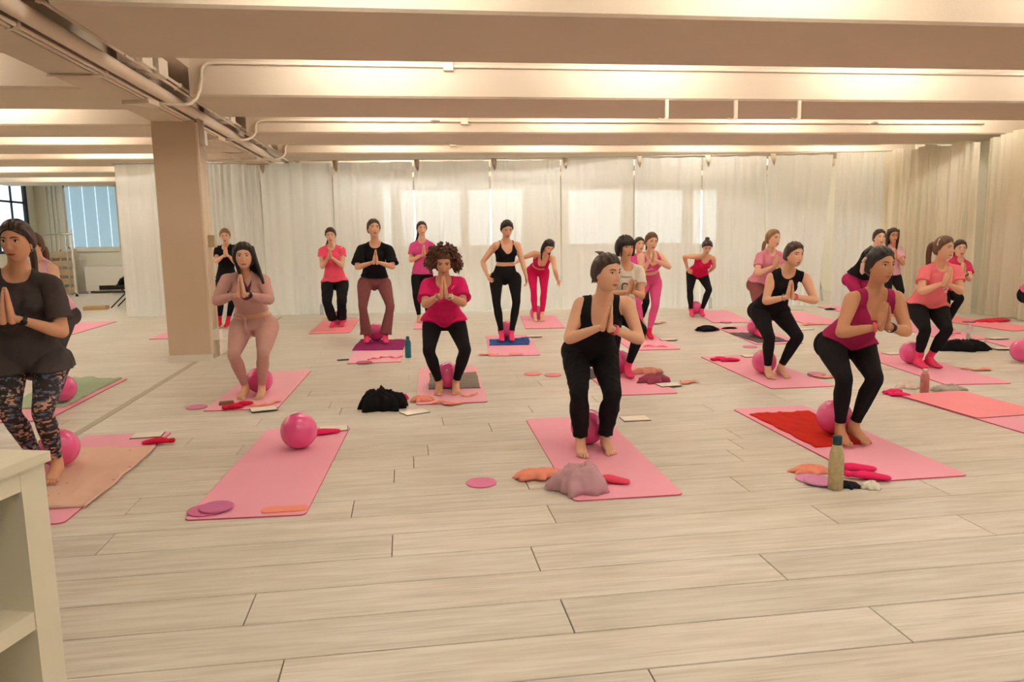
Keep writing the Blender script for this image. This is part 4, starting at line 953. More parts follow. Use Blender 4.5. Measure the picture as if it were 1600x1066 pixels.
add('violet', 'person in violet-pink t-shirt and black leggings behind the curly-haired person', [(659, 358), (660, 376), (645, 384), (675, 383), (642, 408), (678, 406), (659, 399), (666, 399), (662, 382), (651, 434), (669, 434), (650, 463), (668, 463), (655, 493), (668, 493), (655, 503), (669, 503)],
    phi=4, h=1.66, skin='light', hair=('dark', 'sidepony'), top=('violet', 'tee'), bottom=('black', 'leggings'), face=(10, 0, 0), lean=.3)
add('curly', 'person with big curly brown hair and magenta t-shirt, palms at the chin', [(693, 409), (693, 438), (668, 443), (719, 442), (664, 477), (724, 475), (686, 463), (701, 463), (693, 431), (676, 505), (712, 505), (670, 550), (727, 548), (687, 599), (712, 598), (684, 616), (715, 615)],
    phi=0, h=1.64, skin='tan', hair=('curly', 'curly'), top=('magenta', 'loose'), bottom=('black', 'leggings'), face=(0, 28, 0), hi=True, lean=1.1, extras=(('bracelet', 'a', SILVER), ('watch', 'b', SILVER)))
add('crop', 'person in black crop top and leggings with arms hanging, on a blue towel', [(792, 361), (790, 381), (774, 386), (808, 385), (754, 412), (817, 414), (761, 432), (822, 434), (766, 442), (775, 438), (804, 438), (776, 477), (807, 475), (784, 516), (799, 515), (784, 535), (801, 535), (824, 449)],
    phi=4, h=1.64, skin='light', hair=('black', 'bun'), top=('black', 'crop'), bottom=('black', 'leggings'), feet='sock', face=(14, 22, 0), pray=False, lean=.35, fix={'Wa': -.05, 'Wb': -.05, 'Ea': .05, 'Eb': 0.0, 'T': -.1, 'U': -.08}, lift=.022)
add('fuchsia', 'person in fuchsia crop top and leggings bending to one side', [(857, 386), (849, 400), (836, 396), (864, 404), (818, 403), (867, 422), (804, 412), (871, 438), (796, 418), (831, 424), (850, 424), (834, 455), (850, 455), (836, 489), (847, 488), (836, 502), (846, 502), (877, 446)],
    phi=12, h=1.64, skin='light', hair=('black', 'loose'), top=('fuchsia', 'crop'), bottom=('fuchsia', 'mid'), face=(18, 38, -14), pray=False, lean=1.0, fix={'Wa': -.1, 'Wb': -.22, 'Ea': -.1, 'T': -.1, 'U': -.25})
add('tank', 'person in black tank top and black trousers in the front row, looking right', [(948, 428), (941, 470), (908, 475), (979, 474), (888, 531), (1000, 532), (938, 512), (957, 515), (955, 474), (900, 553), (943, 553), (905, 617), (957, 617), (907, 688), (945, 685), (905, 712), (954, 708)],
    phi=10, h=1.64, skin='light', hair=('dark', 'pixie'), top=('black', 'tank'), bottom=('black', 'long'), face=(46, 4, 0), hi=True, lean=1.1, extras=(('band', 'b', PINKBAND),))
add('print', 'person in white printed t-shirt with a dark fringed bob, behind the front black tank top', [(977, 389), (977, 415), (957, 423), (998, 423), (953, 462), (1003, 464), (979, 457), (990, 457), (989, 437), (957, 496), (980, 496), (962, 527), (1003, 516), (958, 572), (980, 572), (957, 591), (983, 590)],
    phi=20, h=1.62, skin='tan', hair=('black', 'bob_fringe', 'earring'), top=('white', 'tee'), bottom=('black', 'mid'), feet='sock', face=(30, 0, 0), hi=True)
add('peek', 'person of whom only the face shows between the white t-shirt and the pink set', [(999, 383), (999, 399), (986, 405), (1013, 405), (984, 425), (1022, 425), (998, 415), (1006, 415), (1002, 401), (990, 448), (1004, 448), (990, 472), (1010, 472), (992, 496), (1003, 496), (991, 506), (1004, 506)],
    phi=15, h=1.6, skin='fair', hair=('dark', 'lowbun'), top=('violet', 'tee'), bottom=('black', 'leggings'), face=(22, 0, 0))
add('pinkset', 'person in matching pink crop top and leggings with red socks', [(1018, 378), (1016, 395), (1001, 401), (1030, 399), (1003, 425), (1046, 418), (1014, 409), (1023, 407), (1020, 390), (1006, 443), (1024, 442), (996, 473), (1024, 477), (1003, 517), (1014, 517), (1003, 529), (1017, 529)],
    phi=12, h=1.64, skin='fair', hair=('brown', 'lowpony'), top=('pink', 'crop'), bottom=('pink', 'leggings'), feet='redsock', face=(22, 10, 0), lean=.8)
add('hands_hips', 'person in hot pink tank top bending with hands on hips by the back curtain', [(1105, 386), (1102, 401), (1088, 401), (1114, 404), (1069, 401), (1116, 417), (1074, 419), (1108, 425), (1078, 425), (1081, 428), (1098, 431), (1078, 454), (1108, 453), (1080, 479), (1096, 479), (1080, 494), (1098, 494), (1102, 428)],
    phi=5, h=1.62, skin='light', hair=('dark', 'topbun'), top=('hotpink', 'racer'), bottom=('black', 'leggings'), feet='sock', face=(8, 34, 0), pray=False, fix={'Wa': .0, 'Wb': .14, 'Ea': -.05, 'Eb': .05, 'T': -.02, 'U': .10})
add('lightpink', 'person in light pink t-shirt and mauve leggings behind the black sleeveless top', [(1208, 376), (1203, 395), (1187, 403), (1218, 401), (1183, 431), (1225, 428), (1208, 419), (1216, 418), (1216, 402), (1181, 448), (1198, 448), (1184, 485), (1208, 481), (1184, 514), (1197, 514), (1186, 529), (1200, 529)],
    phi=28, h=1.64, skin='fair', hair=('blond', 'lowpony'), top=('lightpink', 'tee'), bottom=('mauve', 'leggings'), feet='sock', face=(46, 0, 0), lift=.022)
add('sleeveless', 'person in black sleeveless top and leggings, palms together, second row right', [(1241, 399), (1230, 424), (1206, 433), (1258, 434), (1196, 472), (1274, 471), (1228, 465), (1240, 464), (1237, 438), (1185, 487), (1218, 489), (1202, 528), (1247, 527), (1199.5, 574), (1219, 572), (1198, 591), (1227, 589)],
    phi=20, h=1.64, skin='light', hair=('dark', 'lowbun'), top=('black', 'sleeveless'), bottom=('black', 'leggings'), face=(36, 4, 0), hi=True, lean=1.1, extras=(('bracelet', 'a', SILVER), ('band', 'b', PINKBAND)))
add('berry', 'person in berry tank top and black leggings squatting in the front row right', [(1375, 421), (1366, 463), (1332, 471), (1400, 469), (1313, 526), (1417, 524), (1372, 516), (1389, 517), (1385, 477), (1297, 545), (1345, 548), (1319, 597), (1367, 597), (1312, 671), (1333, 668), (1308, 698), (1347, 695)],
    phi=22, h=1.63, skin='brown', hair=('black', 'updo', 'clip'), top=('berry', 'longtank'), bottom=('black', 'leggings'), face=(42, 2, 0), hi=True, lean=1.1, girth=1.04, extras=(('band', 'a', PINKBAND), ('watch', 'b', BLACKRUB)), lift=.022)
add('smile', 'smiling person in black top leaning forward behind the berry tank top', [(1374, 372), (1368, 389), (1353, 397), (1386, 394), (1347, 425), (1390, 420), (1370, 413), (1378, 412), (1380, 396), (1329, 438), (1346, 438), (1345, 470), (1362, 468), (1338, 500), (1352, 500), (1340, 511), (1356, 511)],
    phi=28, h=1.64, skin='fair', hair=('dark', 'lowbun'), top=('black', 'tee'), bottom=('berry', 'leggings'), face=(24, 0, 0), lean=1.1)
add('glasses', 'person with glasses and pale pink t-shirt beside the side curtain', [(1395.5, 368), (1395, 384), (1383, 390), (1406, 391), (1380, 412), (1411, 413), (1395, 404), (1402, 404), (1398, 388), (1385, 434), (1399, 434), (1388, 458), (1408, 455), (1388, 484), (1399, 484), (1389, 493), (1402, 493)],
    phi=22, h=1.6, skin='tan', hair=('dark', 'loose', 'glasses'), top=('palepink', 'tee'), bottom=('black', 'leggings'), face=(24, 6, 0))
add('salmon', 'person in salmon t-shirt with a ponytail and headband, pink socks, facing right', [(1475, 389), (1468, 414), (1445, 424), (1493, 422), (1439, 457), (1501, 456), (1473, 443), (1485, 446), (1485, 416), (1432, 482), (1465, 484), (1446, 516), (1480, 517), (1434, 553), (1451, 552), (1437, 575), (1461, 574)],
    phi=26, h=1.64, skin='light', hair=('brown', 'pony', 'headband', 'earring'), top=('salmon', 'tee'), bottom=('black', 'capri'), feet='sock', face=(55, 2, 0), hi=True, girth=1.1)
add('rose', 'person in rose t-shirt peeking out behind the salmon t-shirt', [(1500, 389), (1497, 405), (1484, 413), (1512, 414), (1483, 437), (1515, 437), (1500, 428), (1508, 428), (1506, 410), (1474, 459), (1489, 459), (1478, 484), (1500, 467), (1468, 504), (1480, 504), (1468, 515), (1484, 515)],
    phi=24, h=1.62, skin='fair', hair=('dark', 'lowpony'), top=('rose', 'tee'), bottom=('black', 'leggings'), face=(20, 4, 0), extras=(('watch', 'b', BLACKRUB),))
add('edge', 'person at the right edge of whom only the hip in black and pink shows', [(1652, 382), (1645, 404), (1628, 412), (1662, 412), (1626, 440), (1668, 440), (1648, 430), (1656, 430), (1655, 408), (1609, 462), (1630, 462), (1630, 500), (1652, 498), (1612, 535), (1630, 533), (1614, 552), (1634, 550)],
    phi=28, h=1.64, skin='fair', hair=('dark', 'lowpony'), top=('pink', 'tee'), bottom=('black', 'leggings'), feet='sock', face=(30, 2, 0))
# ================================================================== MATS, BALLS, SMALL THINGS
def pink_mat_material(name, rgb):
    return mat(name, rgb, rough=0.7, var=0.05, scale=3, bump=0.05, bscale=200, spec=0.25)
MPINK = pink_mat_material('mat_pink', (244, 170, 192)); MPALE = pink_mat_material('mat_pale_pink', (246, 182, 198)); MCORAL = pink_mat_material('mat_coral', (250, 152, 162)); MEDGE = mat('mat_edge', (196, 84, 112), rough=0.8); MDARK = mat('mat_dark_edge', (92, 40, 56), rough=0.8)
def rrect(wd, ln, r, n=5):
    out = []
    for cx, cy, a0 in ((wd/2-r, r, -90), (wd/2-r, ln-r, 0), (-wd/2+r, ln-r, 90), (-wd/2+r, r, 180)):
        for i in range(n): a = math.radians(a0+90*i/(n-1)); out.append((cx+r*math.cos(a), cy+r*math.sin(a)))
    return out
def exercise_mat(label, xc, y0, rot=0, mt=None, edge=None, wd=0.61, ln=1.83, th=0.009, z=0.0, name='exercise_mat', cat='mat', group='exercise mats on the floor'):
    m = MB(); c = rrect(wd, ln, 0.035); n = len(c)
    V = [(x, y, 0) for x, y in c]+[(x, y, th*.8) for x, y in c]+[(x*.992, ln/2+(y-ln/2)*.997, th) for x, y in c]
    m.add(V, [tuple(range(n-1, -1, -1))], 1); k = m.n-3*n
    m.f += [tuple(k+2*n+i for i in range(n))]; m.m += [0]
    for i in range(n):
        j = (i+1) % n; m.f += [(i, j, n+j, n+i), (n+i, n+j, 2*n+j, 2*n+i)]; m.m += [1, 0]
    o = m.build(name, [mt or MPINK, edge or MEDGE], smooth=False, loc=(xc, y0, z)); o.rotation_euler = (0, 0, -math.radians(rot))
    return tag(o, label, cat, group)
for a in (('pink mat lying free in front with a ball at its far end', -.86, 3.88, 3.2), ('pink mat under a speckled blanket at the left edge', -2.07, 3.97, 0), ('pink mat mostly covered by a sage green towel', -3.2, 6.40, 0),
          ('pink mat half hidden behind the pillar', -3.42, 11.5, 1), ('pink mat of which a corner shows in the left room', -5.42, 12.45, 0), ('pink mat under the person in the beige set', -1.41, 6.46, 2, MPALE), ('pink mat under the coral t-shirt, crossed by bright pink strips', -1.16, 11.5, 1, MCORAL),
          ('pale pink mat with a purple towel on it', -.39, 8.62, 1.5, MPALE), ('pink mat under the person in the violet-pink t-shirt', .39, 11.65, 3), ('pink mat with a grey towel under the curly-haired person', .355, 6.33, 2, MPALE), ('pink mat with a blue towel', 1.24, 8.73, 5), ('pink mat under the bending person in fuchsia', 2.07, 11.2, 6),
          ('pink mat under the front black tank top, with a lilac jacket on it', 1.15, 3.80, 1), ('pink mat under the person in the white printed t-shirt', 2.05, 6.32, 2), ('pink mat under the person in the pink set', 2.98, 8.76, 5), ('pink mat behind the face that peeks out', 3.35, 11.4, 6), ('pink mat beside the person with hands on hips', 5.02, 11.13, 12), ('pink mat with a dark grey towel, under the light pink t-shirt', 4.62, 8.85, 7),
          ('pink mat under the person in the black sleeveless top', 3.53, 6.30, 2), ('pink mat with a red towel under the berry tank top', 2.86, 3.80, 0), ('pink mat under the person in the salmon t-shirt', 5.12, 6.10, 7), ('pink mat with a coral sheet at the right edge', 4.52, 3.98, -3), ('pink mat with a ball cut off by the right edge', 7.0, 6.65, 14),
          ('pink mat with a clear bottle standing on it', 7.05, 8.6, 8), ('pink mat along the side curtain with a red cloth', 8.45, 9.2, -4, MCORAL), ('pink mat under the smiling person in black', 6.25, 10.5, 8), ('pink mat in the far right corner', 7.62, 11.2, 6)):
    exercise_mat(*a)
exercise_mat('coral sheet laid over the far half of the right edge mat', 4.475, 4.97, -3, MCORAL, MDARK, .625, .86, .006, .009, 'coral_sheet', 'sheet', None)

def surf_z(x, y): return 0.012
BALLM = mat('pink_ball_vinyl', (243, 92, 158), rough=0.2, var=0.06, scale=3, spec=0.6, coat=0.4)
BALLM2 = mat('valve_pink', (206, 40, 112), rough=0.4)
def ball(label, px, py, r=.12, key=None, z0=.010):
    c = at_z(px, py, r+z0)
    if key:                                                  # held by the ankles: it stands just behind them
        P = PEOPLE[key][1]; Y = (P['Aa'][1]+P['Ab'][1])/2; Y = max(c[1], Y+.08); c = at_y(px, py, Y)
        vv = np.concatenate([np.array([tuple(v.co) for v in ch.data.vertices if v.co[2] < .4])+np.array(PEOPLE[key][0].location) for ch in PEOPLE[key][0].children if any(v.co[2] < .4 for v in ch.data.vertices)])
        while np.linalg.norm(vv-np.array([c[0], c[1], z0+r]), axis=1).min() < r+.001 and Y < 30: Y += .008; c = at_y(px, py, Y)
    root = empty('exercise_ball', (c[0], c[1], z0)); tag(root, label, 'ball', 'pink exercise balls')
    m = MB(); m.ellipsoid((0, 0, r), (r, r, r), None, 32, 20); m.build('shell', BALLM, root)
    q = MB(); q.lathe((0, 0, 0), [(.006, -.003), (.007, .002), (.004, .003)], 10); o = q.build('valve_plug', BALLM2, root)
    a = math.radians(200+px % 90); dd = Vector((math.cos(a)*.8, math.sin(a)*.8, .45)).normalized()
    o.location = tuple(Vector((0, 0, r))+dd*r); o.rotation_euler = dd.to_track_quat('Z', 'Y').to_euler()
ball('pink ball lying free on the empty front mat', 467, 673, .122)
for lb, x, y, k in (('pink ball between the ankles under the camo leggings', 95, 724, 'grey'), ('pink ball on the sage green towel', 97, 607, None), ('pink ball behind the feet of the beige set', 406, 603, 'beige'), ('pink ball at the feet below the black cargo trousers', 531, 503, 'coral'), ('pink ball on the purple towel', 588, 526, 'mauve'), ('pink ball on the mat with the grey towel, between bare feet', 700, 598, 'curly'),
                    ('pink ball on the blue towel between pink socks', 791, 524, 'crop'), ('pink ball behind the feet of the bending person in fuchsia', 839, 492, 'fuchsia'), ('pink ball between the feet under the front black tank top', 919, 681, 'tank'), ('pink ball beside the pink sock of the white printed t-shirt', 968, 577, 'print'), ('pink ball at the feet of the person with hands on hips', 1086, 488, 'hands_hips'),
                    ('pink ball on the dark grey towel', 1181, 522, 'lightpink'), ('pink ball behind the bare feet of the black sleeveless top', 1194, 574, 'sleeveless'), ('pink ball on the red towel under the berry tank top', 1303, 674, 'berry'), ('pink ball behind the pink socks of the salmon t-shirt', 1424, 560, 'salmon'), ('pink ball cut off by the right edge', 1598, 548, None)):
    ball(lb, x, y, .118, k, .030 if 'green' in lb or 'blue' in lb else .022 if k in ('grey', 'mauve', 'berry') or 'towel' in lb else .010)

def disc(label, px, py, rgb=(226, 124, 168), r=.088, z=0.0):
    p = at_z(px, py, z+.006); m = MB(); m.lathe((0, 0, 0), [(r*.96, 0), (r, .003), (r, .007), (r*.95, .010)], 36)
    tag(m.build('sliding_disc', mat('disc_%d' % rgb[1], rgb, rough=0.55, var=0.03), loc=(p[0], p[1], z), smooth=False), label, 'disc', 'gliding discs')
disc('mauve gliding disc under another disc on the empty front mat', 320, 797, (218, 112, 160), z=.0095); disc('mauve gliding disc on top of another on the empty front mat', 338, 792, (206, 110, 164), z=.0205)
disc('pink gliding disc alone on the floor left of the lilac jacket', 752, 754); disc('lilac-pink gliding disc on the floor left of the beige set mat', 307, 636, (216, 130, 172)); disc('coral-pink gliding disc on the floor, left of a pair', 832, 584, (240, 146, 156)); disc('coral-pink gliding disc on the floor, right of a pair', 864, 586, (238, 142, 156))
disc('lilac gliding disc under another beside the speckled bottle', 1268, 748, (222, 150, 190)); disc('lilac gliding disc on top, beside the speckled bottle', 1281, 751, (212, 136, 184), z=.011)
disc('mauve gliding disc on the near left corner of the purple towel mat', 569, 566, (190, 96, 124), z=.0095); disc('pink gliding disc on the blue towel mat', 806, 553, (236, 146, 176), z=.0095); disc('pink gliding disc in front of the dark grey towel', 1172, 542, (238, 130, 160)); disc('pink gliding disc beside the mat of the person with hands on hips', 1134, 503, (232, 124, 158), z=.0095); disc('lilac gliding disc at the far edge of the black sleeveless mat', 1276, 584, (214, 130, 170), z=.0095); disc('violet gliding disc behind the clear bottle', 1514, 503, (150, 84, 130), z=.0095)

BANDC = mat('latex_band_coral', (250, 152, 130), rough=0.5, var=0.08); BANDP = mat('latex_band_pink', (246, 98, 112), rough=0.5, var=0.08)
def band(label, px, py, length=.4, rot=0, mt=None, wd=.09, z=.0095, seed=0, crumple=1.0):
    """a resistance band dropped loosely: a ribbon that wanders and folds"""
    r = np.random.default_rng(seed+int(px)); p = at_z(px, py, z); n = 40; V = []; F = []; a = math.radians(rot); x, y = -length/2*math.cos(a), -length/2*math.sin(a); ph = r.uniform(0, 6.28, 4)
    for i in range(n+1):
        t = i/n; ang = a+crumple*(.9*math.sin(5*t+ph[0])+.5*math.sin(11*t+ph[1])); x += math.cos(ang)*length/n; y += math.sin(ang)*length/n
        nx, ny = -math.sin(ang), math.cos(ang); w_ = wd*(.75+.25*math.sin(7*t+ph[2])); hgt = .004+.012*crumple*(.5+.5*math.sin(13*t+ph[3]))
        for k in range(4):
            o = (k/3-.5)*w_; V.append((x+nx*o, y+ny*o, hgt*(1 if k in (1, 2) else .35)+.0015))
    for i in range(n):
        for k in range(3): F.append((i*4+k, (i+1)*4+k, (i+1)*4+k+1, i*4+k+1))
    b = len(V); V += [(q[0], q[1], max(q[2]-.003, .0004)) for q in V]; F += [tuple(b+j for j in f[::-1]) for f in F]
    o = MB().add(V, F).build('resistance_band', mt or BANDC, loc=(p[0], p[1], z)); tag(o, label, 'band', 'resistance bands')
for a in (('coral resistance band loosely piled on the beige set mat', 420, 632, .26, 5), ('pink resistance band in a loop on the purple towel mat', 588, 562, .22, 20, BANDP, .05), ('coral resistance band at the right of the purple towel mat', 616, 558, .34, 8, BANDP, .06), ('coral resistance band along the near edge under the curly-haired person', 704, 629, .34, 2, BANDC, .08), ('coral resistance band right of the feet of the curly-haired person', 738, 617, .22, 15, BANDC, .05),
          ('coral resistance band at the corner of the blue towel mat', 766, 554, .30, 10, BANDC, .12), ('coral resistance band beside the mauve clothes pile', 1078, 598, .18, -10, BANDC, .12), ('coral resistance band on the pink set mat', 1030, 542, .36, 0, BANDP, .08), ('coral resistance band at the far side of the black sleeveless mat', 1288, 588, .28, 10, BANDC, .09), 
          ('coral resistance band alone on the floor near the salmon t-shirt', 1523, 575, .34, 0, BANDC, .09), ('coral resistance band on the mat of the smiling person', 1275, 507, .5, 5, BANDC, .12), ('coral resistance band behind the black jacket on the right', 1492, 523, .4, 5, BANDP, .1), ('pink resistance band far behind the pink set', 1033, 505, .34, 5, BANDC, .12), ('bright pink strip across the far part of the coral t-shirt mat', 529, 497.5, .6, 1, BANDP, .07, .0095, 3, .15), ('bright pink strip across the near part of the coral t-shirt mat', 514, 517, .6, 1, BANDP, .07, .0095, 5, .15)):
    band(*a)
o = exercise_mat('coral band folded flat into a rectangle on the empty front mat', 0, 0, 0, BANDC, BANDC, .24, .085, .007, .0095, 'folded_band', 'band', None); p = at_z(443, 801, .01); o.location = (p[0], p[1], .0095)

def towel(label, corners, mt, z=.0095, name='towel', cat='towel', amp=.006, seed=1, th=.005, group=None):
    """cloth laid out between four floor points, with creases"""
    C = [at_z(*c, z) for c in corners]; n1, n2 = 34, 26; V = []; o0 = sum(C)/4
    for j in range(n2+1):
        for i in range(n1+1):
            u, v = i/n1, j/n2; V.append((C[0]*(1-u)+C[1]*u)*(1-v)+(C[3]*(1-u)+C[2]*u)*v-o0)
    V = np.array(V); q = V.copy(); q[:, 2] = 0
    rid = np.abs(vnoise(q, 9, seed)); e = .004*vnoise(q, 30, seed+2)
    V[:, 2] = th+amp*np.maximum(0, 1-rid*2.4)+np.maximum(0, e)*.6
    ed = np.array([min(i, n1-i, j, n2-j) for j in range(n2+1) for i in range(n1+1)]); V[:, :2] += (vnoise(q, 8, seed+5)*.012)[:, None]*(ed < 2)[:, None]
    n = len(V); B = V.copy(); B[:, 2] = .0005; F = []
    for j in range(n2):
        for i in range(n1):
            a = j*(n1+1)+i; f = (a, a+1, a+n1+2, a+n1+1); F.append(f); F.append(tuple(n+t for t in f[::-1]))
    ring = [i for i in range(n1+1)]+[j*(n1+1)+n1 for j in range(1, n2+1)]+[n2*(n1+1)+i for i in range(n1-1, -1, -1)]+[j*(n1+1) for j in range(n2-1, 0, -1)]
    for a, b in zip(ring, ring[1:]+ring[:1]): F.append((b, a, n+a, n+b))
    m = MB().add(np.concatenate([V, B]), F); ob = m.build(name, mt, loc=(o0[0], o0[1], z)); return tag(ob, label, cat, group)
TG = fabric('towel_sage', (176, 196, 164), bscale=120); TPURP = fabric('towel_purple', (152, 40, 104)); TGREY = fabric('towel_grey', (142, 134, 124), bscale=80); TBLUE = fabric('towel_blue', (44, 88, 160)); TRED = fabric('towel_red', (206, 44, 34)); TDARK = fabric('towel_dark_grey', (104, 92, 92))
def dotted():
    m = bpy.data.materials.new('blanket_speckled'); m.use_nodes = True; N = m.node_tree.nodes; L = m.node_tree.links; b = N['Principled BSDF']
    tc = N.new('ShaderNodeTexCoord'); mp = N.new('ShaderNodeMapping'); mp.inputs['Scale'].default_value = (9, 12, 1); L.new(tc.outputs['Object'], mp.inputs[0])
    v = N.new('ShaderNodeTexVoronoi'); v.inputs['Scale'].default_value = 1.0; L.new(mp.outputs[0], v.inputs[0])
    r = N.new('ShaderNodeValToRGB'); L.new(v.outputs['Distance'], r.inputs[0]); r.color_ramp.elements[0].position = .09; r.color_ramp.elements[0].color = srgb((176, 124, 104))+(1,); r.color_ramp.elements[1].position = .12; r.color_ramp.elements[1].color = srgb((232, 192, 172))+(1,)
    L.new(r.outputs[0], b.inputs['Base Color']); b.inputs['Roughness'].default_value = .9; return m
towel('peach speckled blanket spread under the camo leggings', [(30, 800), (136, 792), (244, 699), (112, 700)], dotted(), amp=.012, seed=2, name='blanket', cat='blanket')
towel('sage green towel spread on a mat at the left', [(18, 640), (98, 637), (190, 592), (78, 590)], TG, amp=.014, seed=4)
towel('purple towel on the mat of the flared trousers', [(550, 548), (629, 547), (639, 531), (563, 531)], TPURP, seed=5)
towel('grey towel on the mat of the curly-haired person', [(670, 609), (750, 607), (744, 583), (672, 584)], TGREY, seed=6, amp=.010)
towel('blue towel under the pink socks of the black crop top', [(765, 540), (828, 539), (826, 528), (764, 531)], TBLUE, seed=7, amp=.012)
towel('red towel on the mat under the berry tank top', [(1274, 700), (1362, 694), (1262, 643), (1172, 648)], TRED, seed=8, amp=.008)
towel('dark grey towel on the mat of the light pink t-shirt', [(1184, 536), (1232, 534), (1196, 520), (1140, 521)], TDARK, seed=9)
towel('dark grey towel at the left of the white printed t-shirt mat', [(918, 592), (948, 590), (938, 576), (908, 578)], TDARK, seed=10)

def pile(label, px, py, rx, ry, h, mt, z=.0, seed=1, name='jacket', cat='jacket', rot=0, group=None, lobes=5):
    """dropped garment: a creased heap with hanging lobes"""
    p = at_z(px, py, z); n, k = 56, 16; V = [(0, 0, h*.9)]; r = np.random.default_rng(seed); ph = r.uniform(0, 6.28, 6); F = []
    for i in range(1, k+1):
        t = i/k
        for j in range(n):
            a = 2*math.pi*j/n; o = 1+.14*math.sin(lobes*a+ph[0])+.10*math.sin(2*a+ph[1])+.05*math.sin(11*a+ph[2])
            o = o*(1 if t < .8 else 1+.12*math.sin(9*a+ph[3])*(t-.8)/.2)
            V.append((rx*t*o*math.cos(a), ry*t*o*math.sin(a), h*(1-t**3.6)**.7))
    V = np.array(V); q = V/np.array([rx, ry, h]); low = vnoise(q, 2.2, seed+40); r1 = 1-np.abs(vnoise(q*[1, 1, .4], 3.6, seed+41)); r2 = 1-np.abs(vnoise(q*[1, 1, .4], 7.5, seed+42))
    tt = np.clip(np.linalg.norm(q[:, :2], axis=1), 0, 1); V[:, 2] = np.maximum(.002, V[:, 2]*(.80+.12*low)+h*(.20*(r1**4-.4)+.17*(r2**4-.4))*np.clip(1.15-tt, 0, 1))
    V[:, :2] *= (1+.05*vnoise(q, 8, seed+43))[:, None]
    V[-n:, 2] = .0015; V = V.tolist()
    for j in range(n):
        q = (j+1) % n; F.append((0, 1+j, 1+q))
        for i in range(k-1): F.append((1+i*n+j, 1+(i+1)*n+j, 1+(i+1)*n+q, 1+i*n+q))
    F.append(tuple(1+(k-1)*n+j for j in range(n-1, -1, -1)))
    o = MB().add(V, F).build(name, mt, loc=(p[0], p[1], z)); o.rotation_euler = (0, 0, math.radians(rot)); return tag(o, label, cat, group)
PBLK = fabric('jacket_black', (26, 25, 27)); PLIL = fabric('jacket_lilac', (206, 164, 174)); PMAU = fabric('scarf_mauve', (160, 76, 100)); PPEA = fabric('scarf_peach', (232, 160, 140)); PPNK = fabric('cloth_hot_pink', (238, 50, 112)); PRED = fabric('cloth_red_pink', (232, 56, 84))
pile('black jacket in a heap on the floor left of the curly-haired person', 598, 638, .18, .16, .20, PBLK, seed=3)
pile('lilac jacket in a heap on the front black tank top mat', 905, 764, .145, .13, .17, PLIL, z=.0095, seed=4)
pile('black jacket flat on the floor near the person with hands on hips', 1104, 516, .17, .12, .08, PBLK, z=.0095, seed=5)
pile('black jacket draped on the floor right of the salmon t-shirt', 1504, 547, .25, .17, .14, PBLK, seed=6, rot=-8)
pile('mauve scarf heaped beside the white printed t-shirt mat', 1022, 596, .17, .12, .08, PMAU, z=.0095, seed=7, name='scarf', cat='scarf')
pile('peach scarf behind the mauve scarf', 1010, 583, .17, .07, .07, PPEA, z=.0095, seed=8, name='scarf', cat='scarf')
pile('pink cloth tucked beside the black jacket heap', 628, 625, .05, .07, .07, PPNK, seed=9, name='cloth', cat='cloth')
pile('red cloth lying on the mat by the side curtain', 1551, 502, .26, .12, .05, PRED, z=.0095, seed=10, name='cloth', cat='cloth')
pile('small black pouch on the floor beside the black sleeveless top', 1140, 514, .11, .04, .03, PBLK, z=.0095, seed=11, name='pouch', cat='pouch')
pile('small black case near the ladder slit', 1297, 484, .10, .05, .03, PBLK, z=.0095, seed=12, name='case', cat='case')
pile('white pouch beside the speckled bottle', 1360, 762, .065, .05, .04, fabric('pouch_white', (226, 220, 206)), seed=13, name='pouch', cat='pouch', lobes=3)
pile('black strappy bag in front of the berry tank top mat', 1326, 760, .06, .06, .03, fabric('bag_black', (34, 36, 42)), seed=14, name='bag', cat='bag')
pile('grey and white bag behind the patterned bottle on the right', 1480, 610, .16, .08, .06, fabric('bag_grey', (180, 172, 160), var=.3, scale=30), seed=15, name='bag', cat='bag')
pile('pale floral bag left of the patterned bottle', 1421, 606, .13, .07, .06, fabric('bag_floral', (222, 204, 190), var=.25, scale=30), seed=16, name='bag', cat='bag')
BFOLD = fabric('band_peach_crumpled', (250, 158, 134), rough=.6)
pile('coral resistance band trailing off the mat next to the lilac jacket', 842, 744, .14, .08, .055, BFOLD, z=.0095, seed=31, name='resistance_band', cat='band', group='resistance bands', lobes=7)
pile('coral resistance band beside the speckled bottle', 1266, 738, .11, .06, .05, BFOLD, seed=32, name='resistance_band', cat='band', group='resistance bands', lobes=7)
pile('coral resistance band bunched left of the curly-haired person', 660, 626, .10, .06, .05, BFOLD, z=.0095, seed=33, name='resistance_band', cat='band', group='resistance bands', lobes=7)
SOCKP = fabric('sock_hot_pink', (240, 50, 110)); SOCKR = fabric('sock_red', (226, 36, 70))
def sock(label, px, py, rot, mt=None, z=.0095, ln=.17, cat='sock'):
    p = at_z(px, py, z); m = MB()
    m.tube(bezier([(-ln/2, 0, .016), (-ln/6, .01, .028), (ln/6, -.012, .022), (ln/2, .03, .014)], 9), [(.026, .012), (.032, .016), (.036, .020), (.038, .022), (.038, .020), (.036, .018), (.034, .016), (.032, .014), (.024, .011)], 12)
    m.tube([(-ln/2-.004, 0, .018), (-ln/2-.024, -.004, .019)], [(.030, .017), (.030, .016)], 12)
    o = m.build('sock', mt or SOCKP, loc=(p[0], p[1], z)); o.rotation_euler = (0, 0, math.radians(rot)); tag(o, label, cat, 'cast off socks')
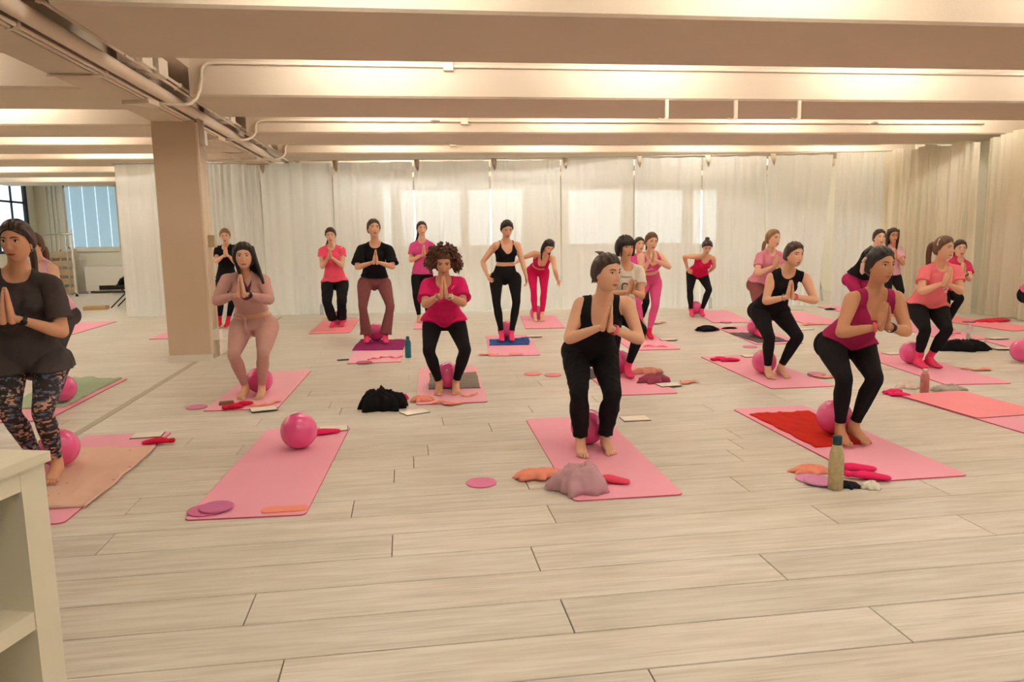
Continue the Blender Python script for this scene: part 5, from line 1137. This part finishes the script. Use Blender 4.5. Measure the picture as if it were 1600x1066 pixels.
for a in (('hot pink sock behind the free ball on the front mat', 508, 679, 10, SOCKP, .0095, .2), ('red sock beside the speckled blanket', 246, 693, 175, SOCKR, .0095), ('hot pink sock left on the black sleeveless mat, nearer the edge', 1125, 563, 15), ('hot pink sock right on the black sleeveless mat', 1143, 565, -8), ('rolled coral-pink sock next to the lilac jacket', 957, 755, -40, fabric('sock_coral', (240, 84, 110))), ('hot pink sock behind the black strappy bag', 1338, 736, -25, SOCKP, .0095, .2), ('hot pink sock right of the speckled bottle', 1358, 749, -35, SOCKP, .0095, .2), ('red sock upright in the pile on the beige set mat', 383, 634, 25, SOCKR, .0095, .12), ('red sock left in the pile on the beige set mat', 366, 639, 8, SOCKR, .0095, .12), ('hot pink sock left of the floral bag', 1398, 615, 10, SOCKP, 0.0), ('rolled hot pink sock in front of the floral bag', 1408, 620, -30, SOCKP, 0.0, .12)):
    sock(*a)
PAPER = mat('card_white', (238, 230, 214), rough=0.7); COVER = mat('cover_black', (34, 30, 30), rough=0.6)
def notebook(label, px, py, rot=0, z=0.0, wd=.21, ln=.15):
    p = at_z(px, py, z); t = empty('notebook', (p[0], p[1], z), math.radians(rot)); tag(t, label, 'notebook', 'notebooks on the floor')
    MB().box((-wd/2, -ln/2, .0005), (wd/2, ln/2, .004)).build('cover', COVER, t, smooth=False); MB().box((-wd/2+.004, -ln/2+.006, .004), (wd/2-.004, ln/2-.002, .009)).build('pages', PAPER, t, smooth=False)
for a in (('white notebook with black cover on the floor right of the front black tank top', 992, 655, 0), ('white notebook at the far corner of the speckled blanket mat', 231, 681, 4, .0095), ('white notebook with black edge on the beige set mat', 412, 640, 16, .0095), ('white notebook at the far end of the empty front mat', 521, 671, 4, .0095), ('white notebook at the near edge of the mauve scarf', 1045, 602, 5, .0095), ('white notebook on the floor right of the pink set', 1044, 531, -4, .0095), ('white notebook at the far edge of the black sleeveless mat', 1175, 557, -4, .0095), ('white notebook at the far edge of the salmon t-shirt mat', 1397, 553, 0, .0095), ('white notebook beside the cut off ball on the right', 1568, 545, -12, .0095), ('white notebook on the mat with the clear bottle', 1558, 529, 2, .0095), ('white notebook under the pink cloth by the black jacket heap', 648, 645, 25), ('white notebook behind the feet of the black crop top', 834, 526, 0, .0095), ('white notebook behind the black sleeveless top', 1258, 515, 10, .0), ('white notebook near the ladder slit', 1244, 484, -8)):
    notebook(*a)
def bottle(label, px, py, prof, mt, cap, capprof, z=0.0):
    p = at_z(px, py, z); t = empty('bottle', (p[0], p[1], z)); tag(t, label, 'bottle', 'drinking bottles')
    MB().lathe((0, 0, 0), prof, 24).build('flask', mt, t); MB().lathe((0, 0, 0), capprof, 20).build('cap', cap, t)
STEELP = [(.030, 0), (.036, .004), (.037, .01), (.037, .17), (.033, .195), (.022, .215), (.021, .225)]
bottle('teal steel bottle beside the purple towel mat', 638, 559, STEELP, mat('teal_enamel', (24, 104, 118), rough=0.35), mat('teal_cap', (24, 90, 104), rough=0.4), [(.019, .222), (.020, .226), (.020, .25), (.015, .255)])
bottle('speckled beige bottle with dark cap in the front right', 1305, 764, [(.036, 0), (.040, .004), (.040, .16), (.037, .20), (.026, .245), (.022, .255)], mat('speckled_beige', (186, 170, 128), rough=0.4, var=0.45, scale=26), mat('dark_teal_cap', (38, 62, 66), rough=0.4), [(.024, .252), (.025, .256), (.025, .297), (.020, .303)])
bottle('patterned pink bottle between bags on the right', 1444, 614, [(.032, 0), (.036, .004), (.036, .14), (.030, .165), (.020, .18)], mat('patterned_pink', (188, 120, 116), rough=0.35, var=0.6, scale=45), SILVER, [(.020, .178), (.022, .18), (.022, .21), (.018, .214)])
CLEAR = mat('clear_plastic', (232, 236, 236), rough=0.08, trans=0.85, var=0.01)
for lb, x, y in (('clear water bottle standing on the mat right of the salmon t-shirt', 1514, 532), ('small clear bottle at the back curtain right of hands on hips', 1110, 482), ('small clear bottle at the back curtain left of the coral t-shirt', 503, 492)):
    bottle(lb, x, y, [(.028, 0), (.032, .004), (.032, .13), (.028, .16), (.013, .19), (.013, .2)], CLEAR, WHITEP, [(.014, .198), (.015, .2), (.015, .216), (.012, .218)], .0095 if x > 1500 else 0)
p = at_z(537, 563, 0); t = empty('phone', (p[0], p[1], 0), .1); tag(t, 'black phone lying on the floor left of the purple towel mat', 'phone')
MB().box((-.075, -.036, 0), (.075, .036, .007)).build('case', COVER, t, smooth=False); MB().box((-.07, -.032, .007), (.07, .032, .008)).build('screen', mat('phone_glass', (70, 70, 76), rough=0.1), t, smooth=False)
p = at_z(354, 632, .01); t = empty('small_box', (p[0], p[1], .0095), .2); tag(t, 'small brown patterned box on the beige set mat', 'box')
MB().box((-.06, -.035, 0), (.06, .035, .022)).build('base', mat('box_brown', (150, 96, 60), rough=0.6), t, smooth=False); MB().box((-.055, -.03, .022), (.055, .03, .026)).build('lid', mat('box_green', (116, 116, 78), var=.5, scale=60), t, smooth=False)

# ------------------------------------------------------------------ shelf unit at the left front
SHELFM = mat('white_painted_wood', (232, 226, 206), rough=0.55, var=0.04)
A = at_z(67, 706, .85); Bp = at_z(0, 731, .85); d = unit(np.array([A[0]-Bp[0], A[1]-Bp[1], 0])); ang = math.atan2(d[1], d[0])
t = empty('shelf_unit', (A[0], A[1], 0), ang); tag(t, 'white open shelf unit in the left foreground', 'shelf')
def sb(name, lo, hi, mt=SHELFM): return MB().box(lo, hi).build(name, mt, t, smooth=False)
# local x runs back towards the camera as negative, local y points away from the open face (left of the picture)
D, LN = .38, 1.25
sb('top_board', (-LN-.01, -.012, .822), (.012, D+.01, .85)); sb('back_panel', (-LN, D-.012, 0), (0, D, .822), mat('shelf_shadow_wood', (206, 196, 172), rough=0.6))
for x0 in (-.085, -.66, -LN): sb('upright', (x0, 0, 0), (x0+.085, D-.012, .822))
for z0 in (.0, .375): [sb('shelf_board', (a_+.085, .004, z0), (b_, D-.012, z0+.05)) for a_, b_ in ((-LN, -.66), (-.66, -.085))]
[sb('top_rail', (a_+.085, .002, .765), (b_, .02, .822)) for a_, b_ in ((-LN, -.66), (-.66, -.085))]
for z0 in (.20, .60): sb('hinge', (-.32, .34, z0), (-.28, .368, z0+.05), METAL)

# ------------------------------------------------------------------ far left room
t = empty('clothes_rack', (-9.15, 20.9, 0)); tag(t, 'chrome clothes rack on wheels by the far left window', 'rack')
def cb(name, P, r, mt=METAL): return MB().tube(P, [r]*len(P), 8).build(name, mt, t)
cb('rail', [(-.75, 0, 1.62), (.75, 0, 1.62)], .016)
for x in (-.6, .6):
    cb('upright', [(x, 0, .12), (x, 0, 1.62)], .014); cb('foot', bezier([(x, -.35, .06), (x, -.3, .14), (x, .3, .14), (x, .35, .06)], 8), .013)
    for y in (-.35, .35): MB().lathe((x, y, 0), [(.03, 0), (.034, .02), (.034, .05), (.012, .062)], 12).build('wheel', BLACKRUB, t)
t = empty('pallet', (-9.25, 22.3, 0)); tag(t, 'wooden pallet leaning against the wall in the far left room', 'pallet')
WOODM = mat('raw_wood', (190, 162, 122), rough=0.8, var=0.2, scale=4)
for k in range(5): MB().add(np.array([(x, -.32+.26*z/1.15-(.0 if y else .02), z) for x in (-.45+.0, .40) for y in (0, 1) for z in (.04+.24*k, .20+.24*k)]), [(0, 1, 5, 4), (2, 6, 7, 3), (0, 4, 6, 2), (1, 3, 7, 5), (0, 2, 3, 1), (4, 5, 7, 6)]).build('slat', WOODM, t, smooth=False)
for x in (-.42, -.02, .36): MB().tube([(x, -.30, .03), (x, -.03, 1.2)], [(.03, .03), (.03, .03)], 4).build('stringer', WOODM, t, smooth=False)
t = empty('garment_stand', (at_z(140, 458, 0)[0], 21.7, 0)); tag(t, 'thin white upright stand before the blue blind', 'stand')
MB().box((-.025, -.02, .03), (.025, .02, 1.75)).build('post', WHITEP, t, smooth=False); MB().box((-.05, -.05, 0), (.9, .05, .03)).build('base', WHITEP, t, smooth=False)
t = empty('convector_heater', (-7.95, 22.32, 0)); tag(t, 'white convector heater below the blue blind', 'heater')
MB().box((-.72, -.14, .08), (.9, .15, .74)).build('casing', WHITEP, t, smooth=False); MB().box((-.38, -.15, .1), (.88, -.138, .22)).build('grille', DARKGAP, t, smooth=False)
for x in (-.66, .84): MB().box((x-.03, -.1, 0), (x+.03, .1, .08)).build('foot', WHITEP, t, smooth=False)
p = at_z(183, 482, 0); t = empty('folding_chair', (p[0]+.2, p[1]+.3, 0)); tag(t, 'black folding chair half behind the lone curtain panel', 'chair')
def fb(name, P, r): return MB().tube(P, [r]*len(P), 8).build(name, BLACKM, t)
for y in (-.2, .2):
    fb('leg', [(-.35, y, .01), (.2, y, .55)], .014); fb('leg', [(.25, y, .01), (-.2, y, .50)], .014)
MB().box((-.28, -.22, .44), (.16, .22, .48)).build('seat', BLACKM, t, smooth=False); MB().box((.16, -.2, .6), (.2, .2, .86)).build('backrest', BLACKM, t, smooth=False)
for y in (-.2, .2): fb('back_post', [(.14, y, .46), (.19, y, .84)], .013)
o = pile('dark bag lying on the black folding chair', 189, 446, .16, .14, .2, PBLK, seed=21, name='bag', cat='bag'); o.location = (t.location[0]-.08, t.location[1], .481)
p = at_z(172, 483, 0); t = empty('cardboard_box', (p[0]-.25, p[1]-.05, 0), .1); tag(t, 'flat cardboard box on the floor beside the black folding chair', 'box')
MB().box((-.22, -.14, 0), (.22, .14, .07)).build('tray', WOODM, t, smooth=False); MB().box((-.20, -.12, .07), (.20, .12, .085)).build('lid', mat('kraft', (206, 180, 140)), t, smooth=False)
# ------------------------------------------------------------------ behind the curtains
x, y = line_x([x_at(1290)])[0]; t = empty('step_ladder', (x+.25, y+1.3, 0), .2); tag(t, 'aluminium step ladder standing behind the curtain slit', 'ladder')
for q in (-.24, .24):
    MB().tube([(q, -.35, .01), (q*.7, 0, 1.75)], [(.022, .03)]*2, 4).build('rail', METAL, t, smooth=False); MB().tube([(q, .4, .01), (q*.7, .04, 1.72)], [(.018, .022)]*2, 4).build('rear_leg', METAL, t, smooth=False)
for k in range(6): z = .25+.27*k; f = z/1.75; MB().box((-.24+.07*f, -.39+.35*f, z), (.24-.07*f, -.29+.35*f, z+.03)).build('step', METAL, t, smooth=False)
for lb, px in (('dried branches behind the curtain left of the brightest windows', 640), ('dried branches behind the curtain before the brightest windows', 684), ('dried branches behind the curtain between the two brightest windows', 806)):
    q = at_y(px, 400, 16.5); t = empty('dried_branches', (q[0], 16.5, 0)); tag(t, lb, 'branches', 'dried branches behind the curtain'); r = np.random.default_rng(px)
    MB().lathe((0, 0, 0), [(.09, 0), (.12, .1), (.11, .45), (.07, .6), (.08, .65)], 20).build('vase', WALLP, t)
    for k in range(7):
        a, b = r.uniform(-.22, .22, 2); MB().tube(bezier([(a*.1, b*.1, .5), (a*.3, b*.3, 1.1), (a*.9, b*.9, 1.4), (a*1.1, b, 1.75+r.uniform(0, .3))], 7), [.009, .008, .007, .006, .005, .004, .003], 5).build('branch', mat('twig', (120, 100, 76), rough=0.9), t)
# ================================================================== PRINTS ON SHIRTS, SMALL WORN THINGS
from mathutils.bvhtree import BVHTree
def print_on(key, garment_name, strokes, mt, name, width_px=1.2):
    """flat print that lies on the cloth: ribbons dropped onto the garment's surface"""
    root = PEOPLE[key][0]; g = [o for o in root.children if o.name.split('.')[0] == garment_name]
    if not g: return
    g = g[0]; org = Vector(root.location); me = g.data
    bv = BVHTree.FromPolygons([v.co+org for v in me.vertices], [tuple(p.vertices) for p in me.polygons])
    m = MB()
    for st in strokes:
        pts = []
        for (x0, y0), (x1, y1) in zip(st, st[1:]):
            n = max(2, int(math.hypot(x1-x0, y1-y0)/.7)); pts += [(x0+(x1-x0)*i/n, y0+(y1-y0)*i/n) for i in range(n)]
        pts.append(st[-1]); rows = []
        for i, p in enumerate(pts):
            a, b = pts[max(i-1, 0)], pts[min(i+1, len(pts)-1)]; dx, dy = b[0]-a[0], b[1]-a[1]; l = math.hypot(dx, dy) or 1; nx, ny = -dy/l*width_px/2, dx/l*width_px/2; row = []
            for sgn in (-1, 1):
                hit = bv.ray_cast(Vector(CAM), Vector(ray(p[0]+nx*sgn, p[1]+ny*sgn)).normalized())
                if hit[0] is None: row = None; break
                nn = hit[1] if hit[1].dot(Vector(fw)) < 0 else -hit[1]; row.append(np.array(hit[0]+nn*.0025-org))
            rows.append(row)
        for r1, r2 in zip(rows, rows[1:]):
            if r1 is None or r2 is None: continue
            m.add([r1[0], r1[1], r2[1], r2[0]], [(0, 1, 2, 3)])
    if m.n: m.build(name, mt, root, smooth=False)
GREYP = mat('print_grey', (84, 80, 76), rough=0.9); WHITEPR = mat('print_white', (246, 236, 230), rough=0.9); PINKPR = mat('print_pink', (232, 130, 130), rough=0.9)
print_on('print', 't_shirt', [[(972, 453), (972, 446), (974, 443), (978, 443), (981, 445), (982, 453)]], GREYP, 'shirt_print', 2.0)
print_on('print', 't_shirt', [[(970+3*i, 434), (971.5+3*i, 432), (972.5+3*i, 434.5)] for i in range(6)], GREYP, 'shirt_lettering', .7)
print_on('print', 't_shirt', [[(990, 444), (993, 438), (996, 441), (994, 447)]], PINKPR, 'shirt_print', 1.8)
print_on('salmon', 't_shirt', [[(1473, 452), (1478, 449), (1482, 450), (1478, 454), (1475, 457), (1481, 456)]], WHITEPR, 'shirt_logo', 1.6)
print_on('curly', 't_shirt', [[(705.5, 452), (709.5, 446.5)]], mat('print_pale_pink', (246, 150, 170), rough=.9), 'shirt_logo', 1.4)
print_on('pinkset', 'crop_top', [[(1009, 423), (1020, 420)]], WHITEPR, 'chest_lettering', 1.6)
# belt tie of the beige set, black wrap behind the light pink t-shirt
root, P = PEOPLE['beige']; org = np.array(root.location); Pm = (P['Ha']+P['Hb'])/2; hs = unit(P['Hb']-P['Ha']); f_ = np.cross(hs, [0, 0, 1.]); q = Pm-hs*.05+f_*.165+np.array([0, 0, .10])-org
MB().tube([q-hs*.10+np.array([0, 0, .028])-f_*.03, q-hs*.03+np.array([0, 0, .02]), q, q+f_*.006-np.array([0, 0, .07]), q-f_*.004-np.array([0, 0, .16])], [(.004, .016), (.006, .018), (.018, .010), (.018, .004), (.022, .003)], 10, side=f_).build('waist_tie', CLOTH['beige'], root)
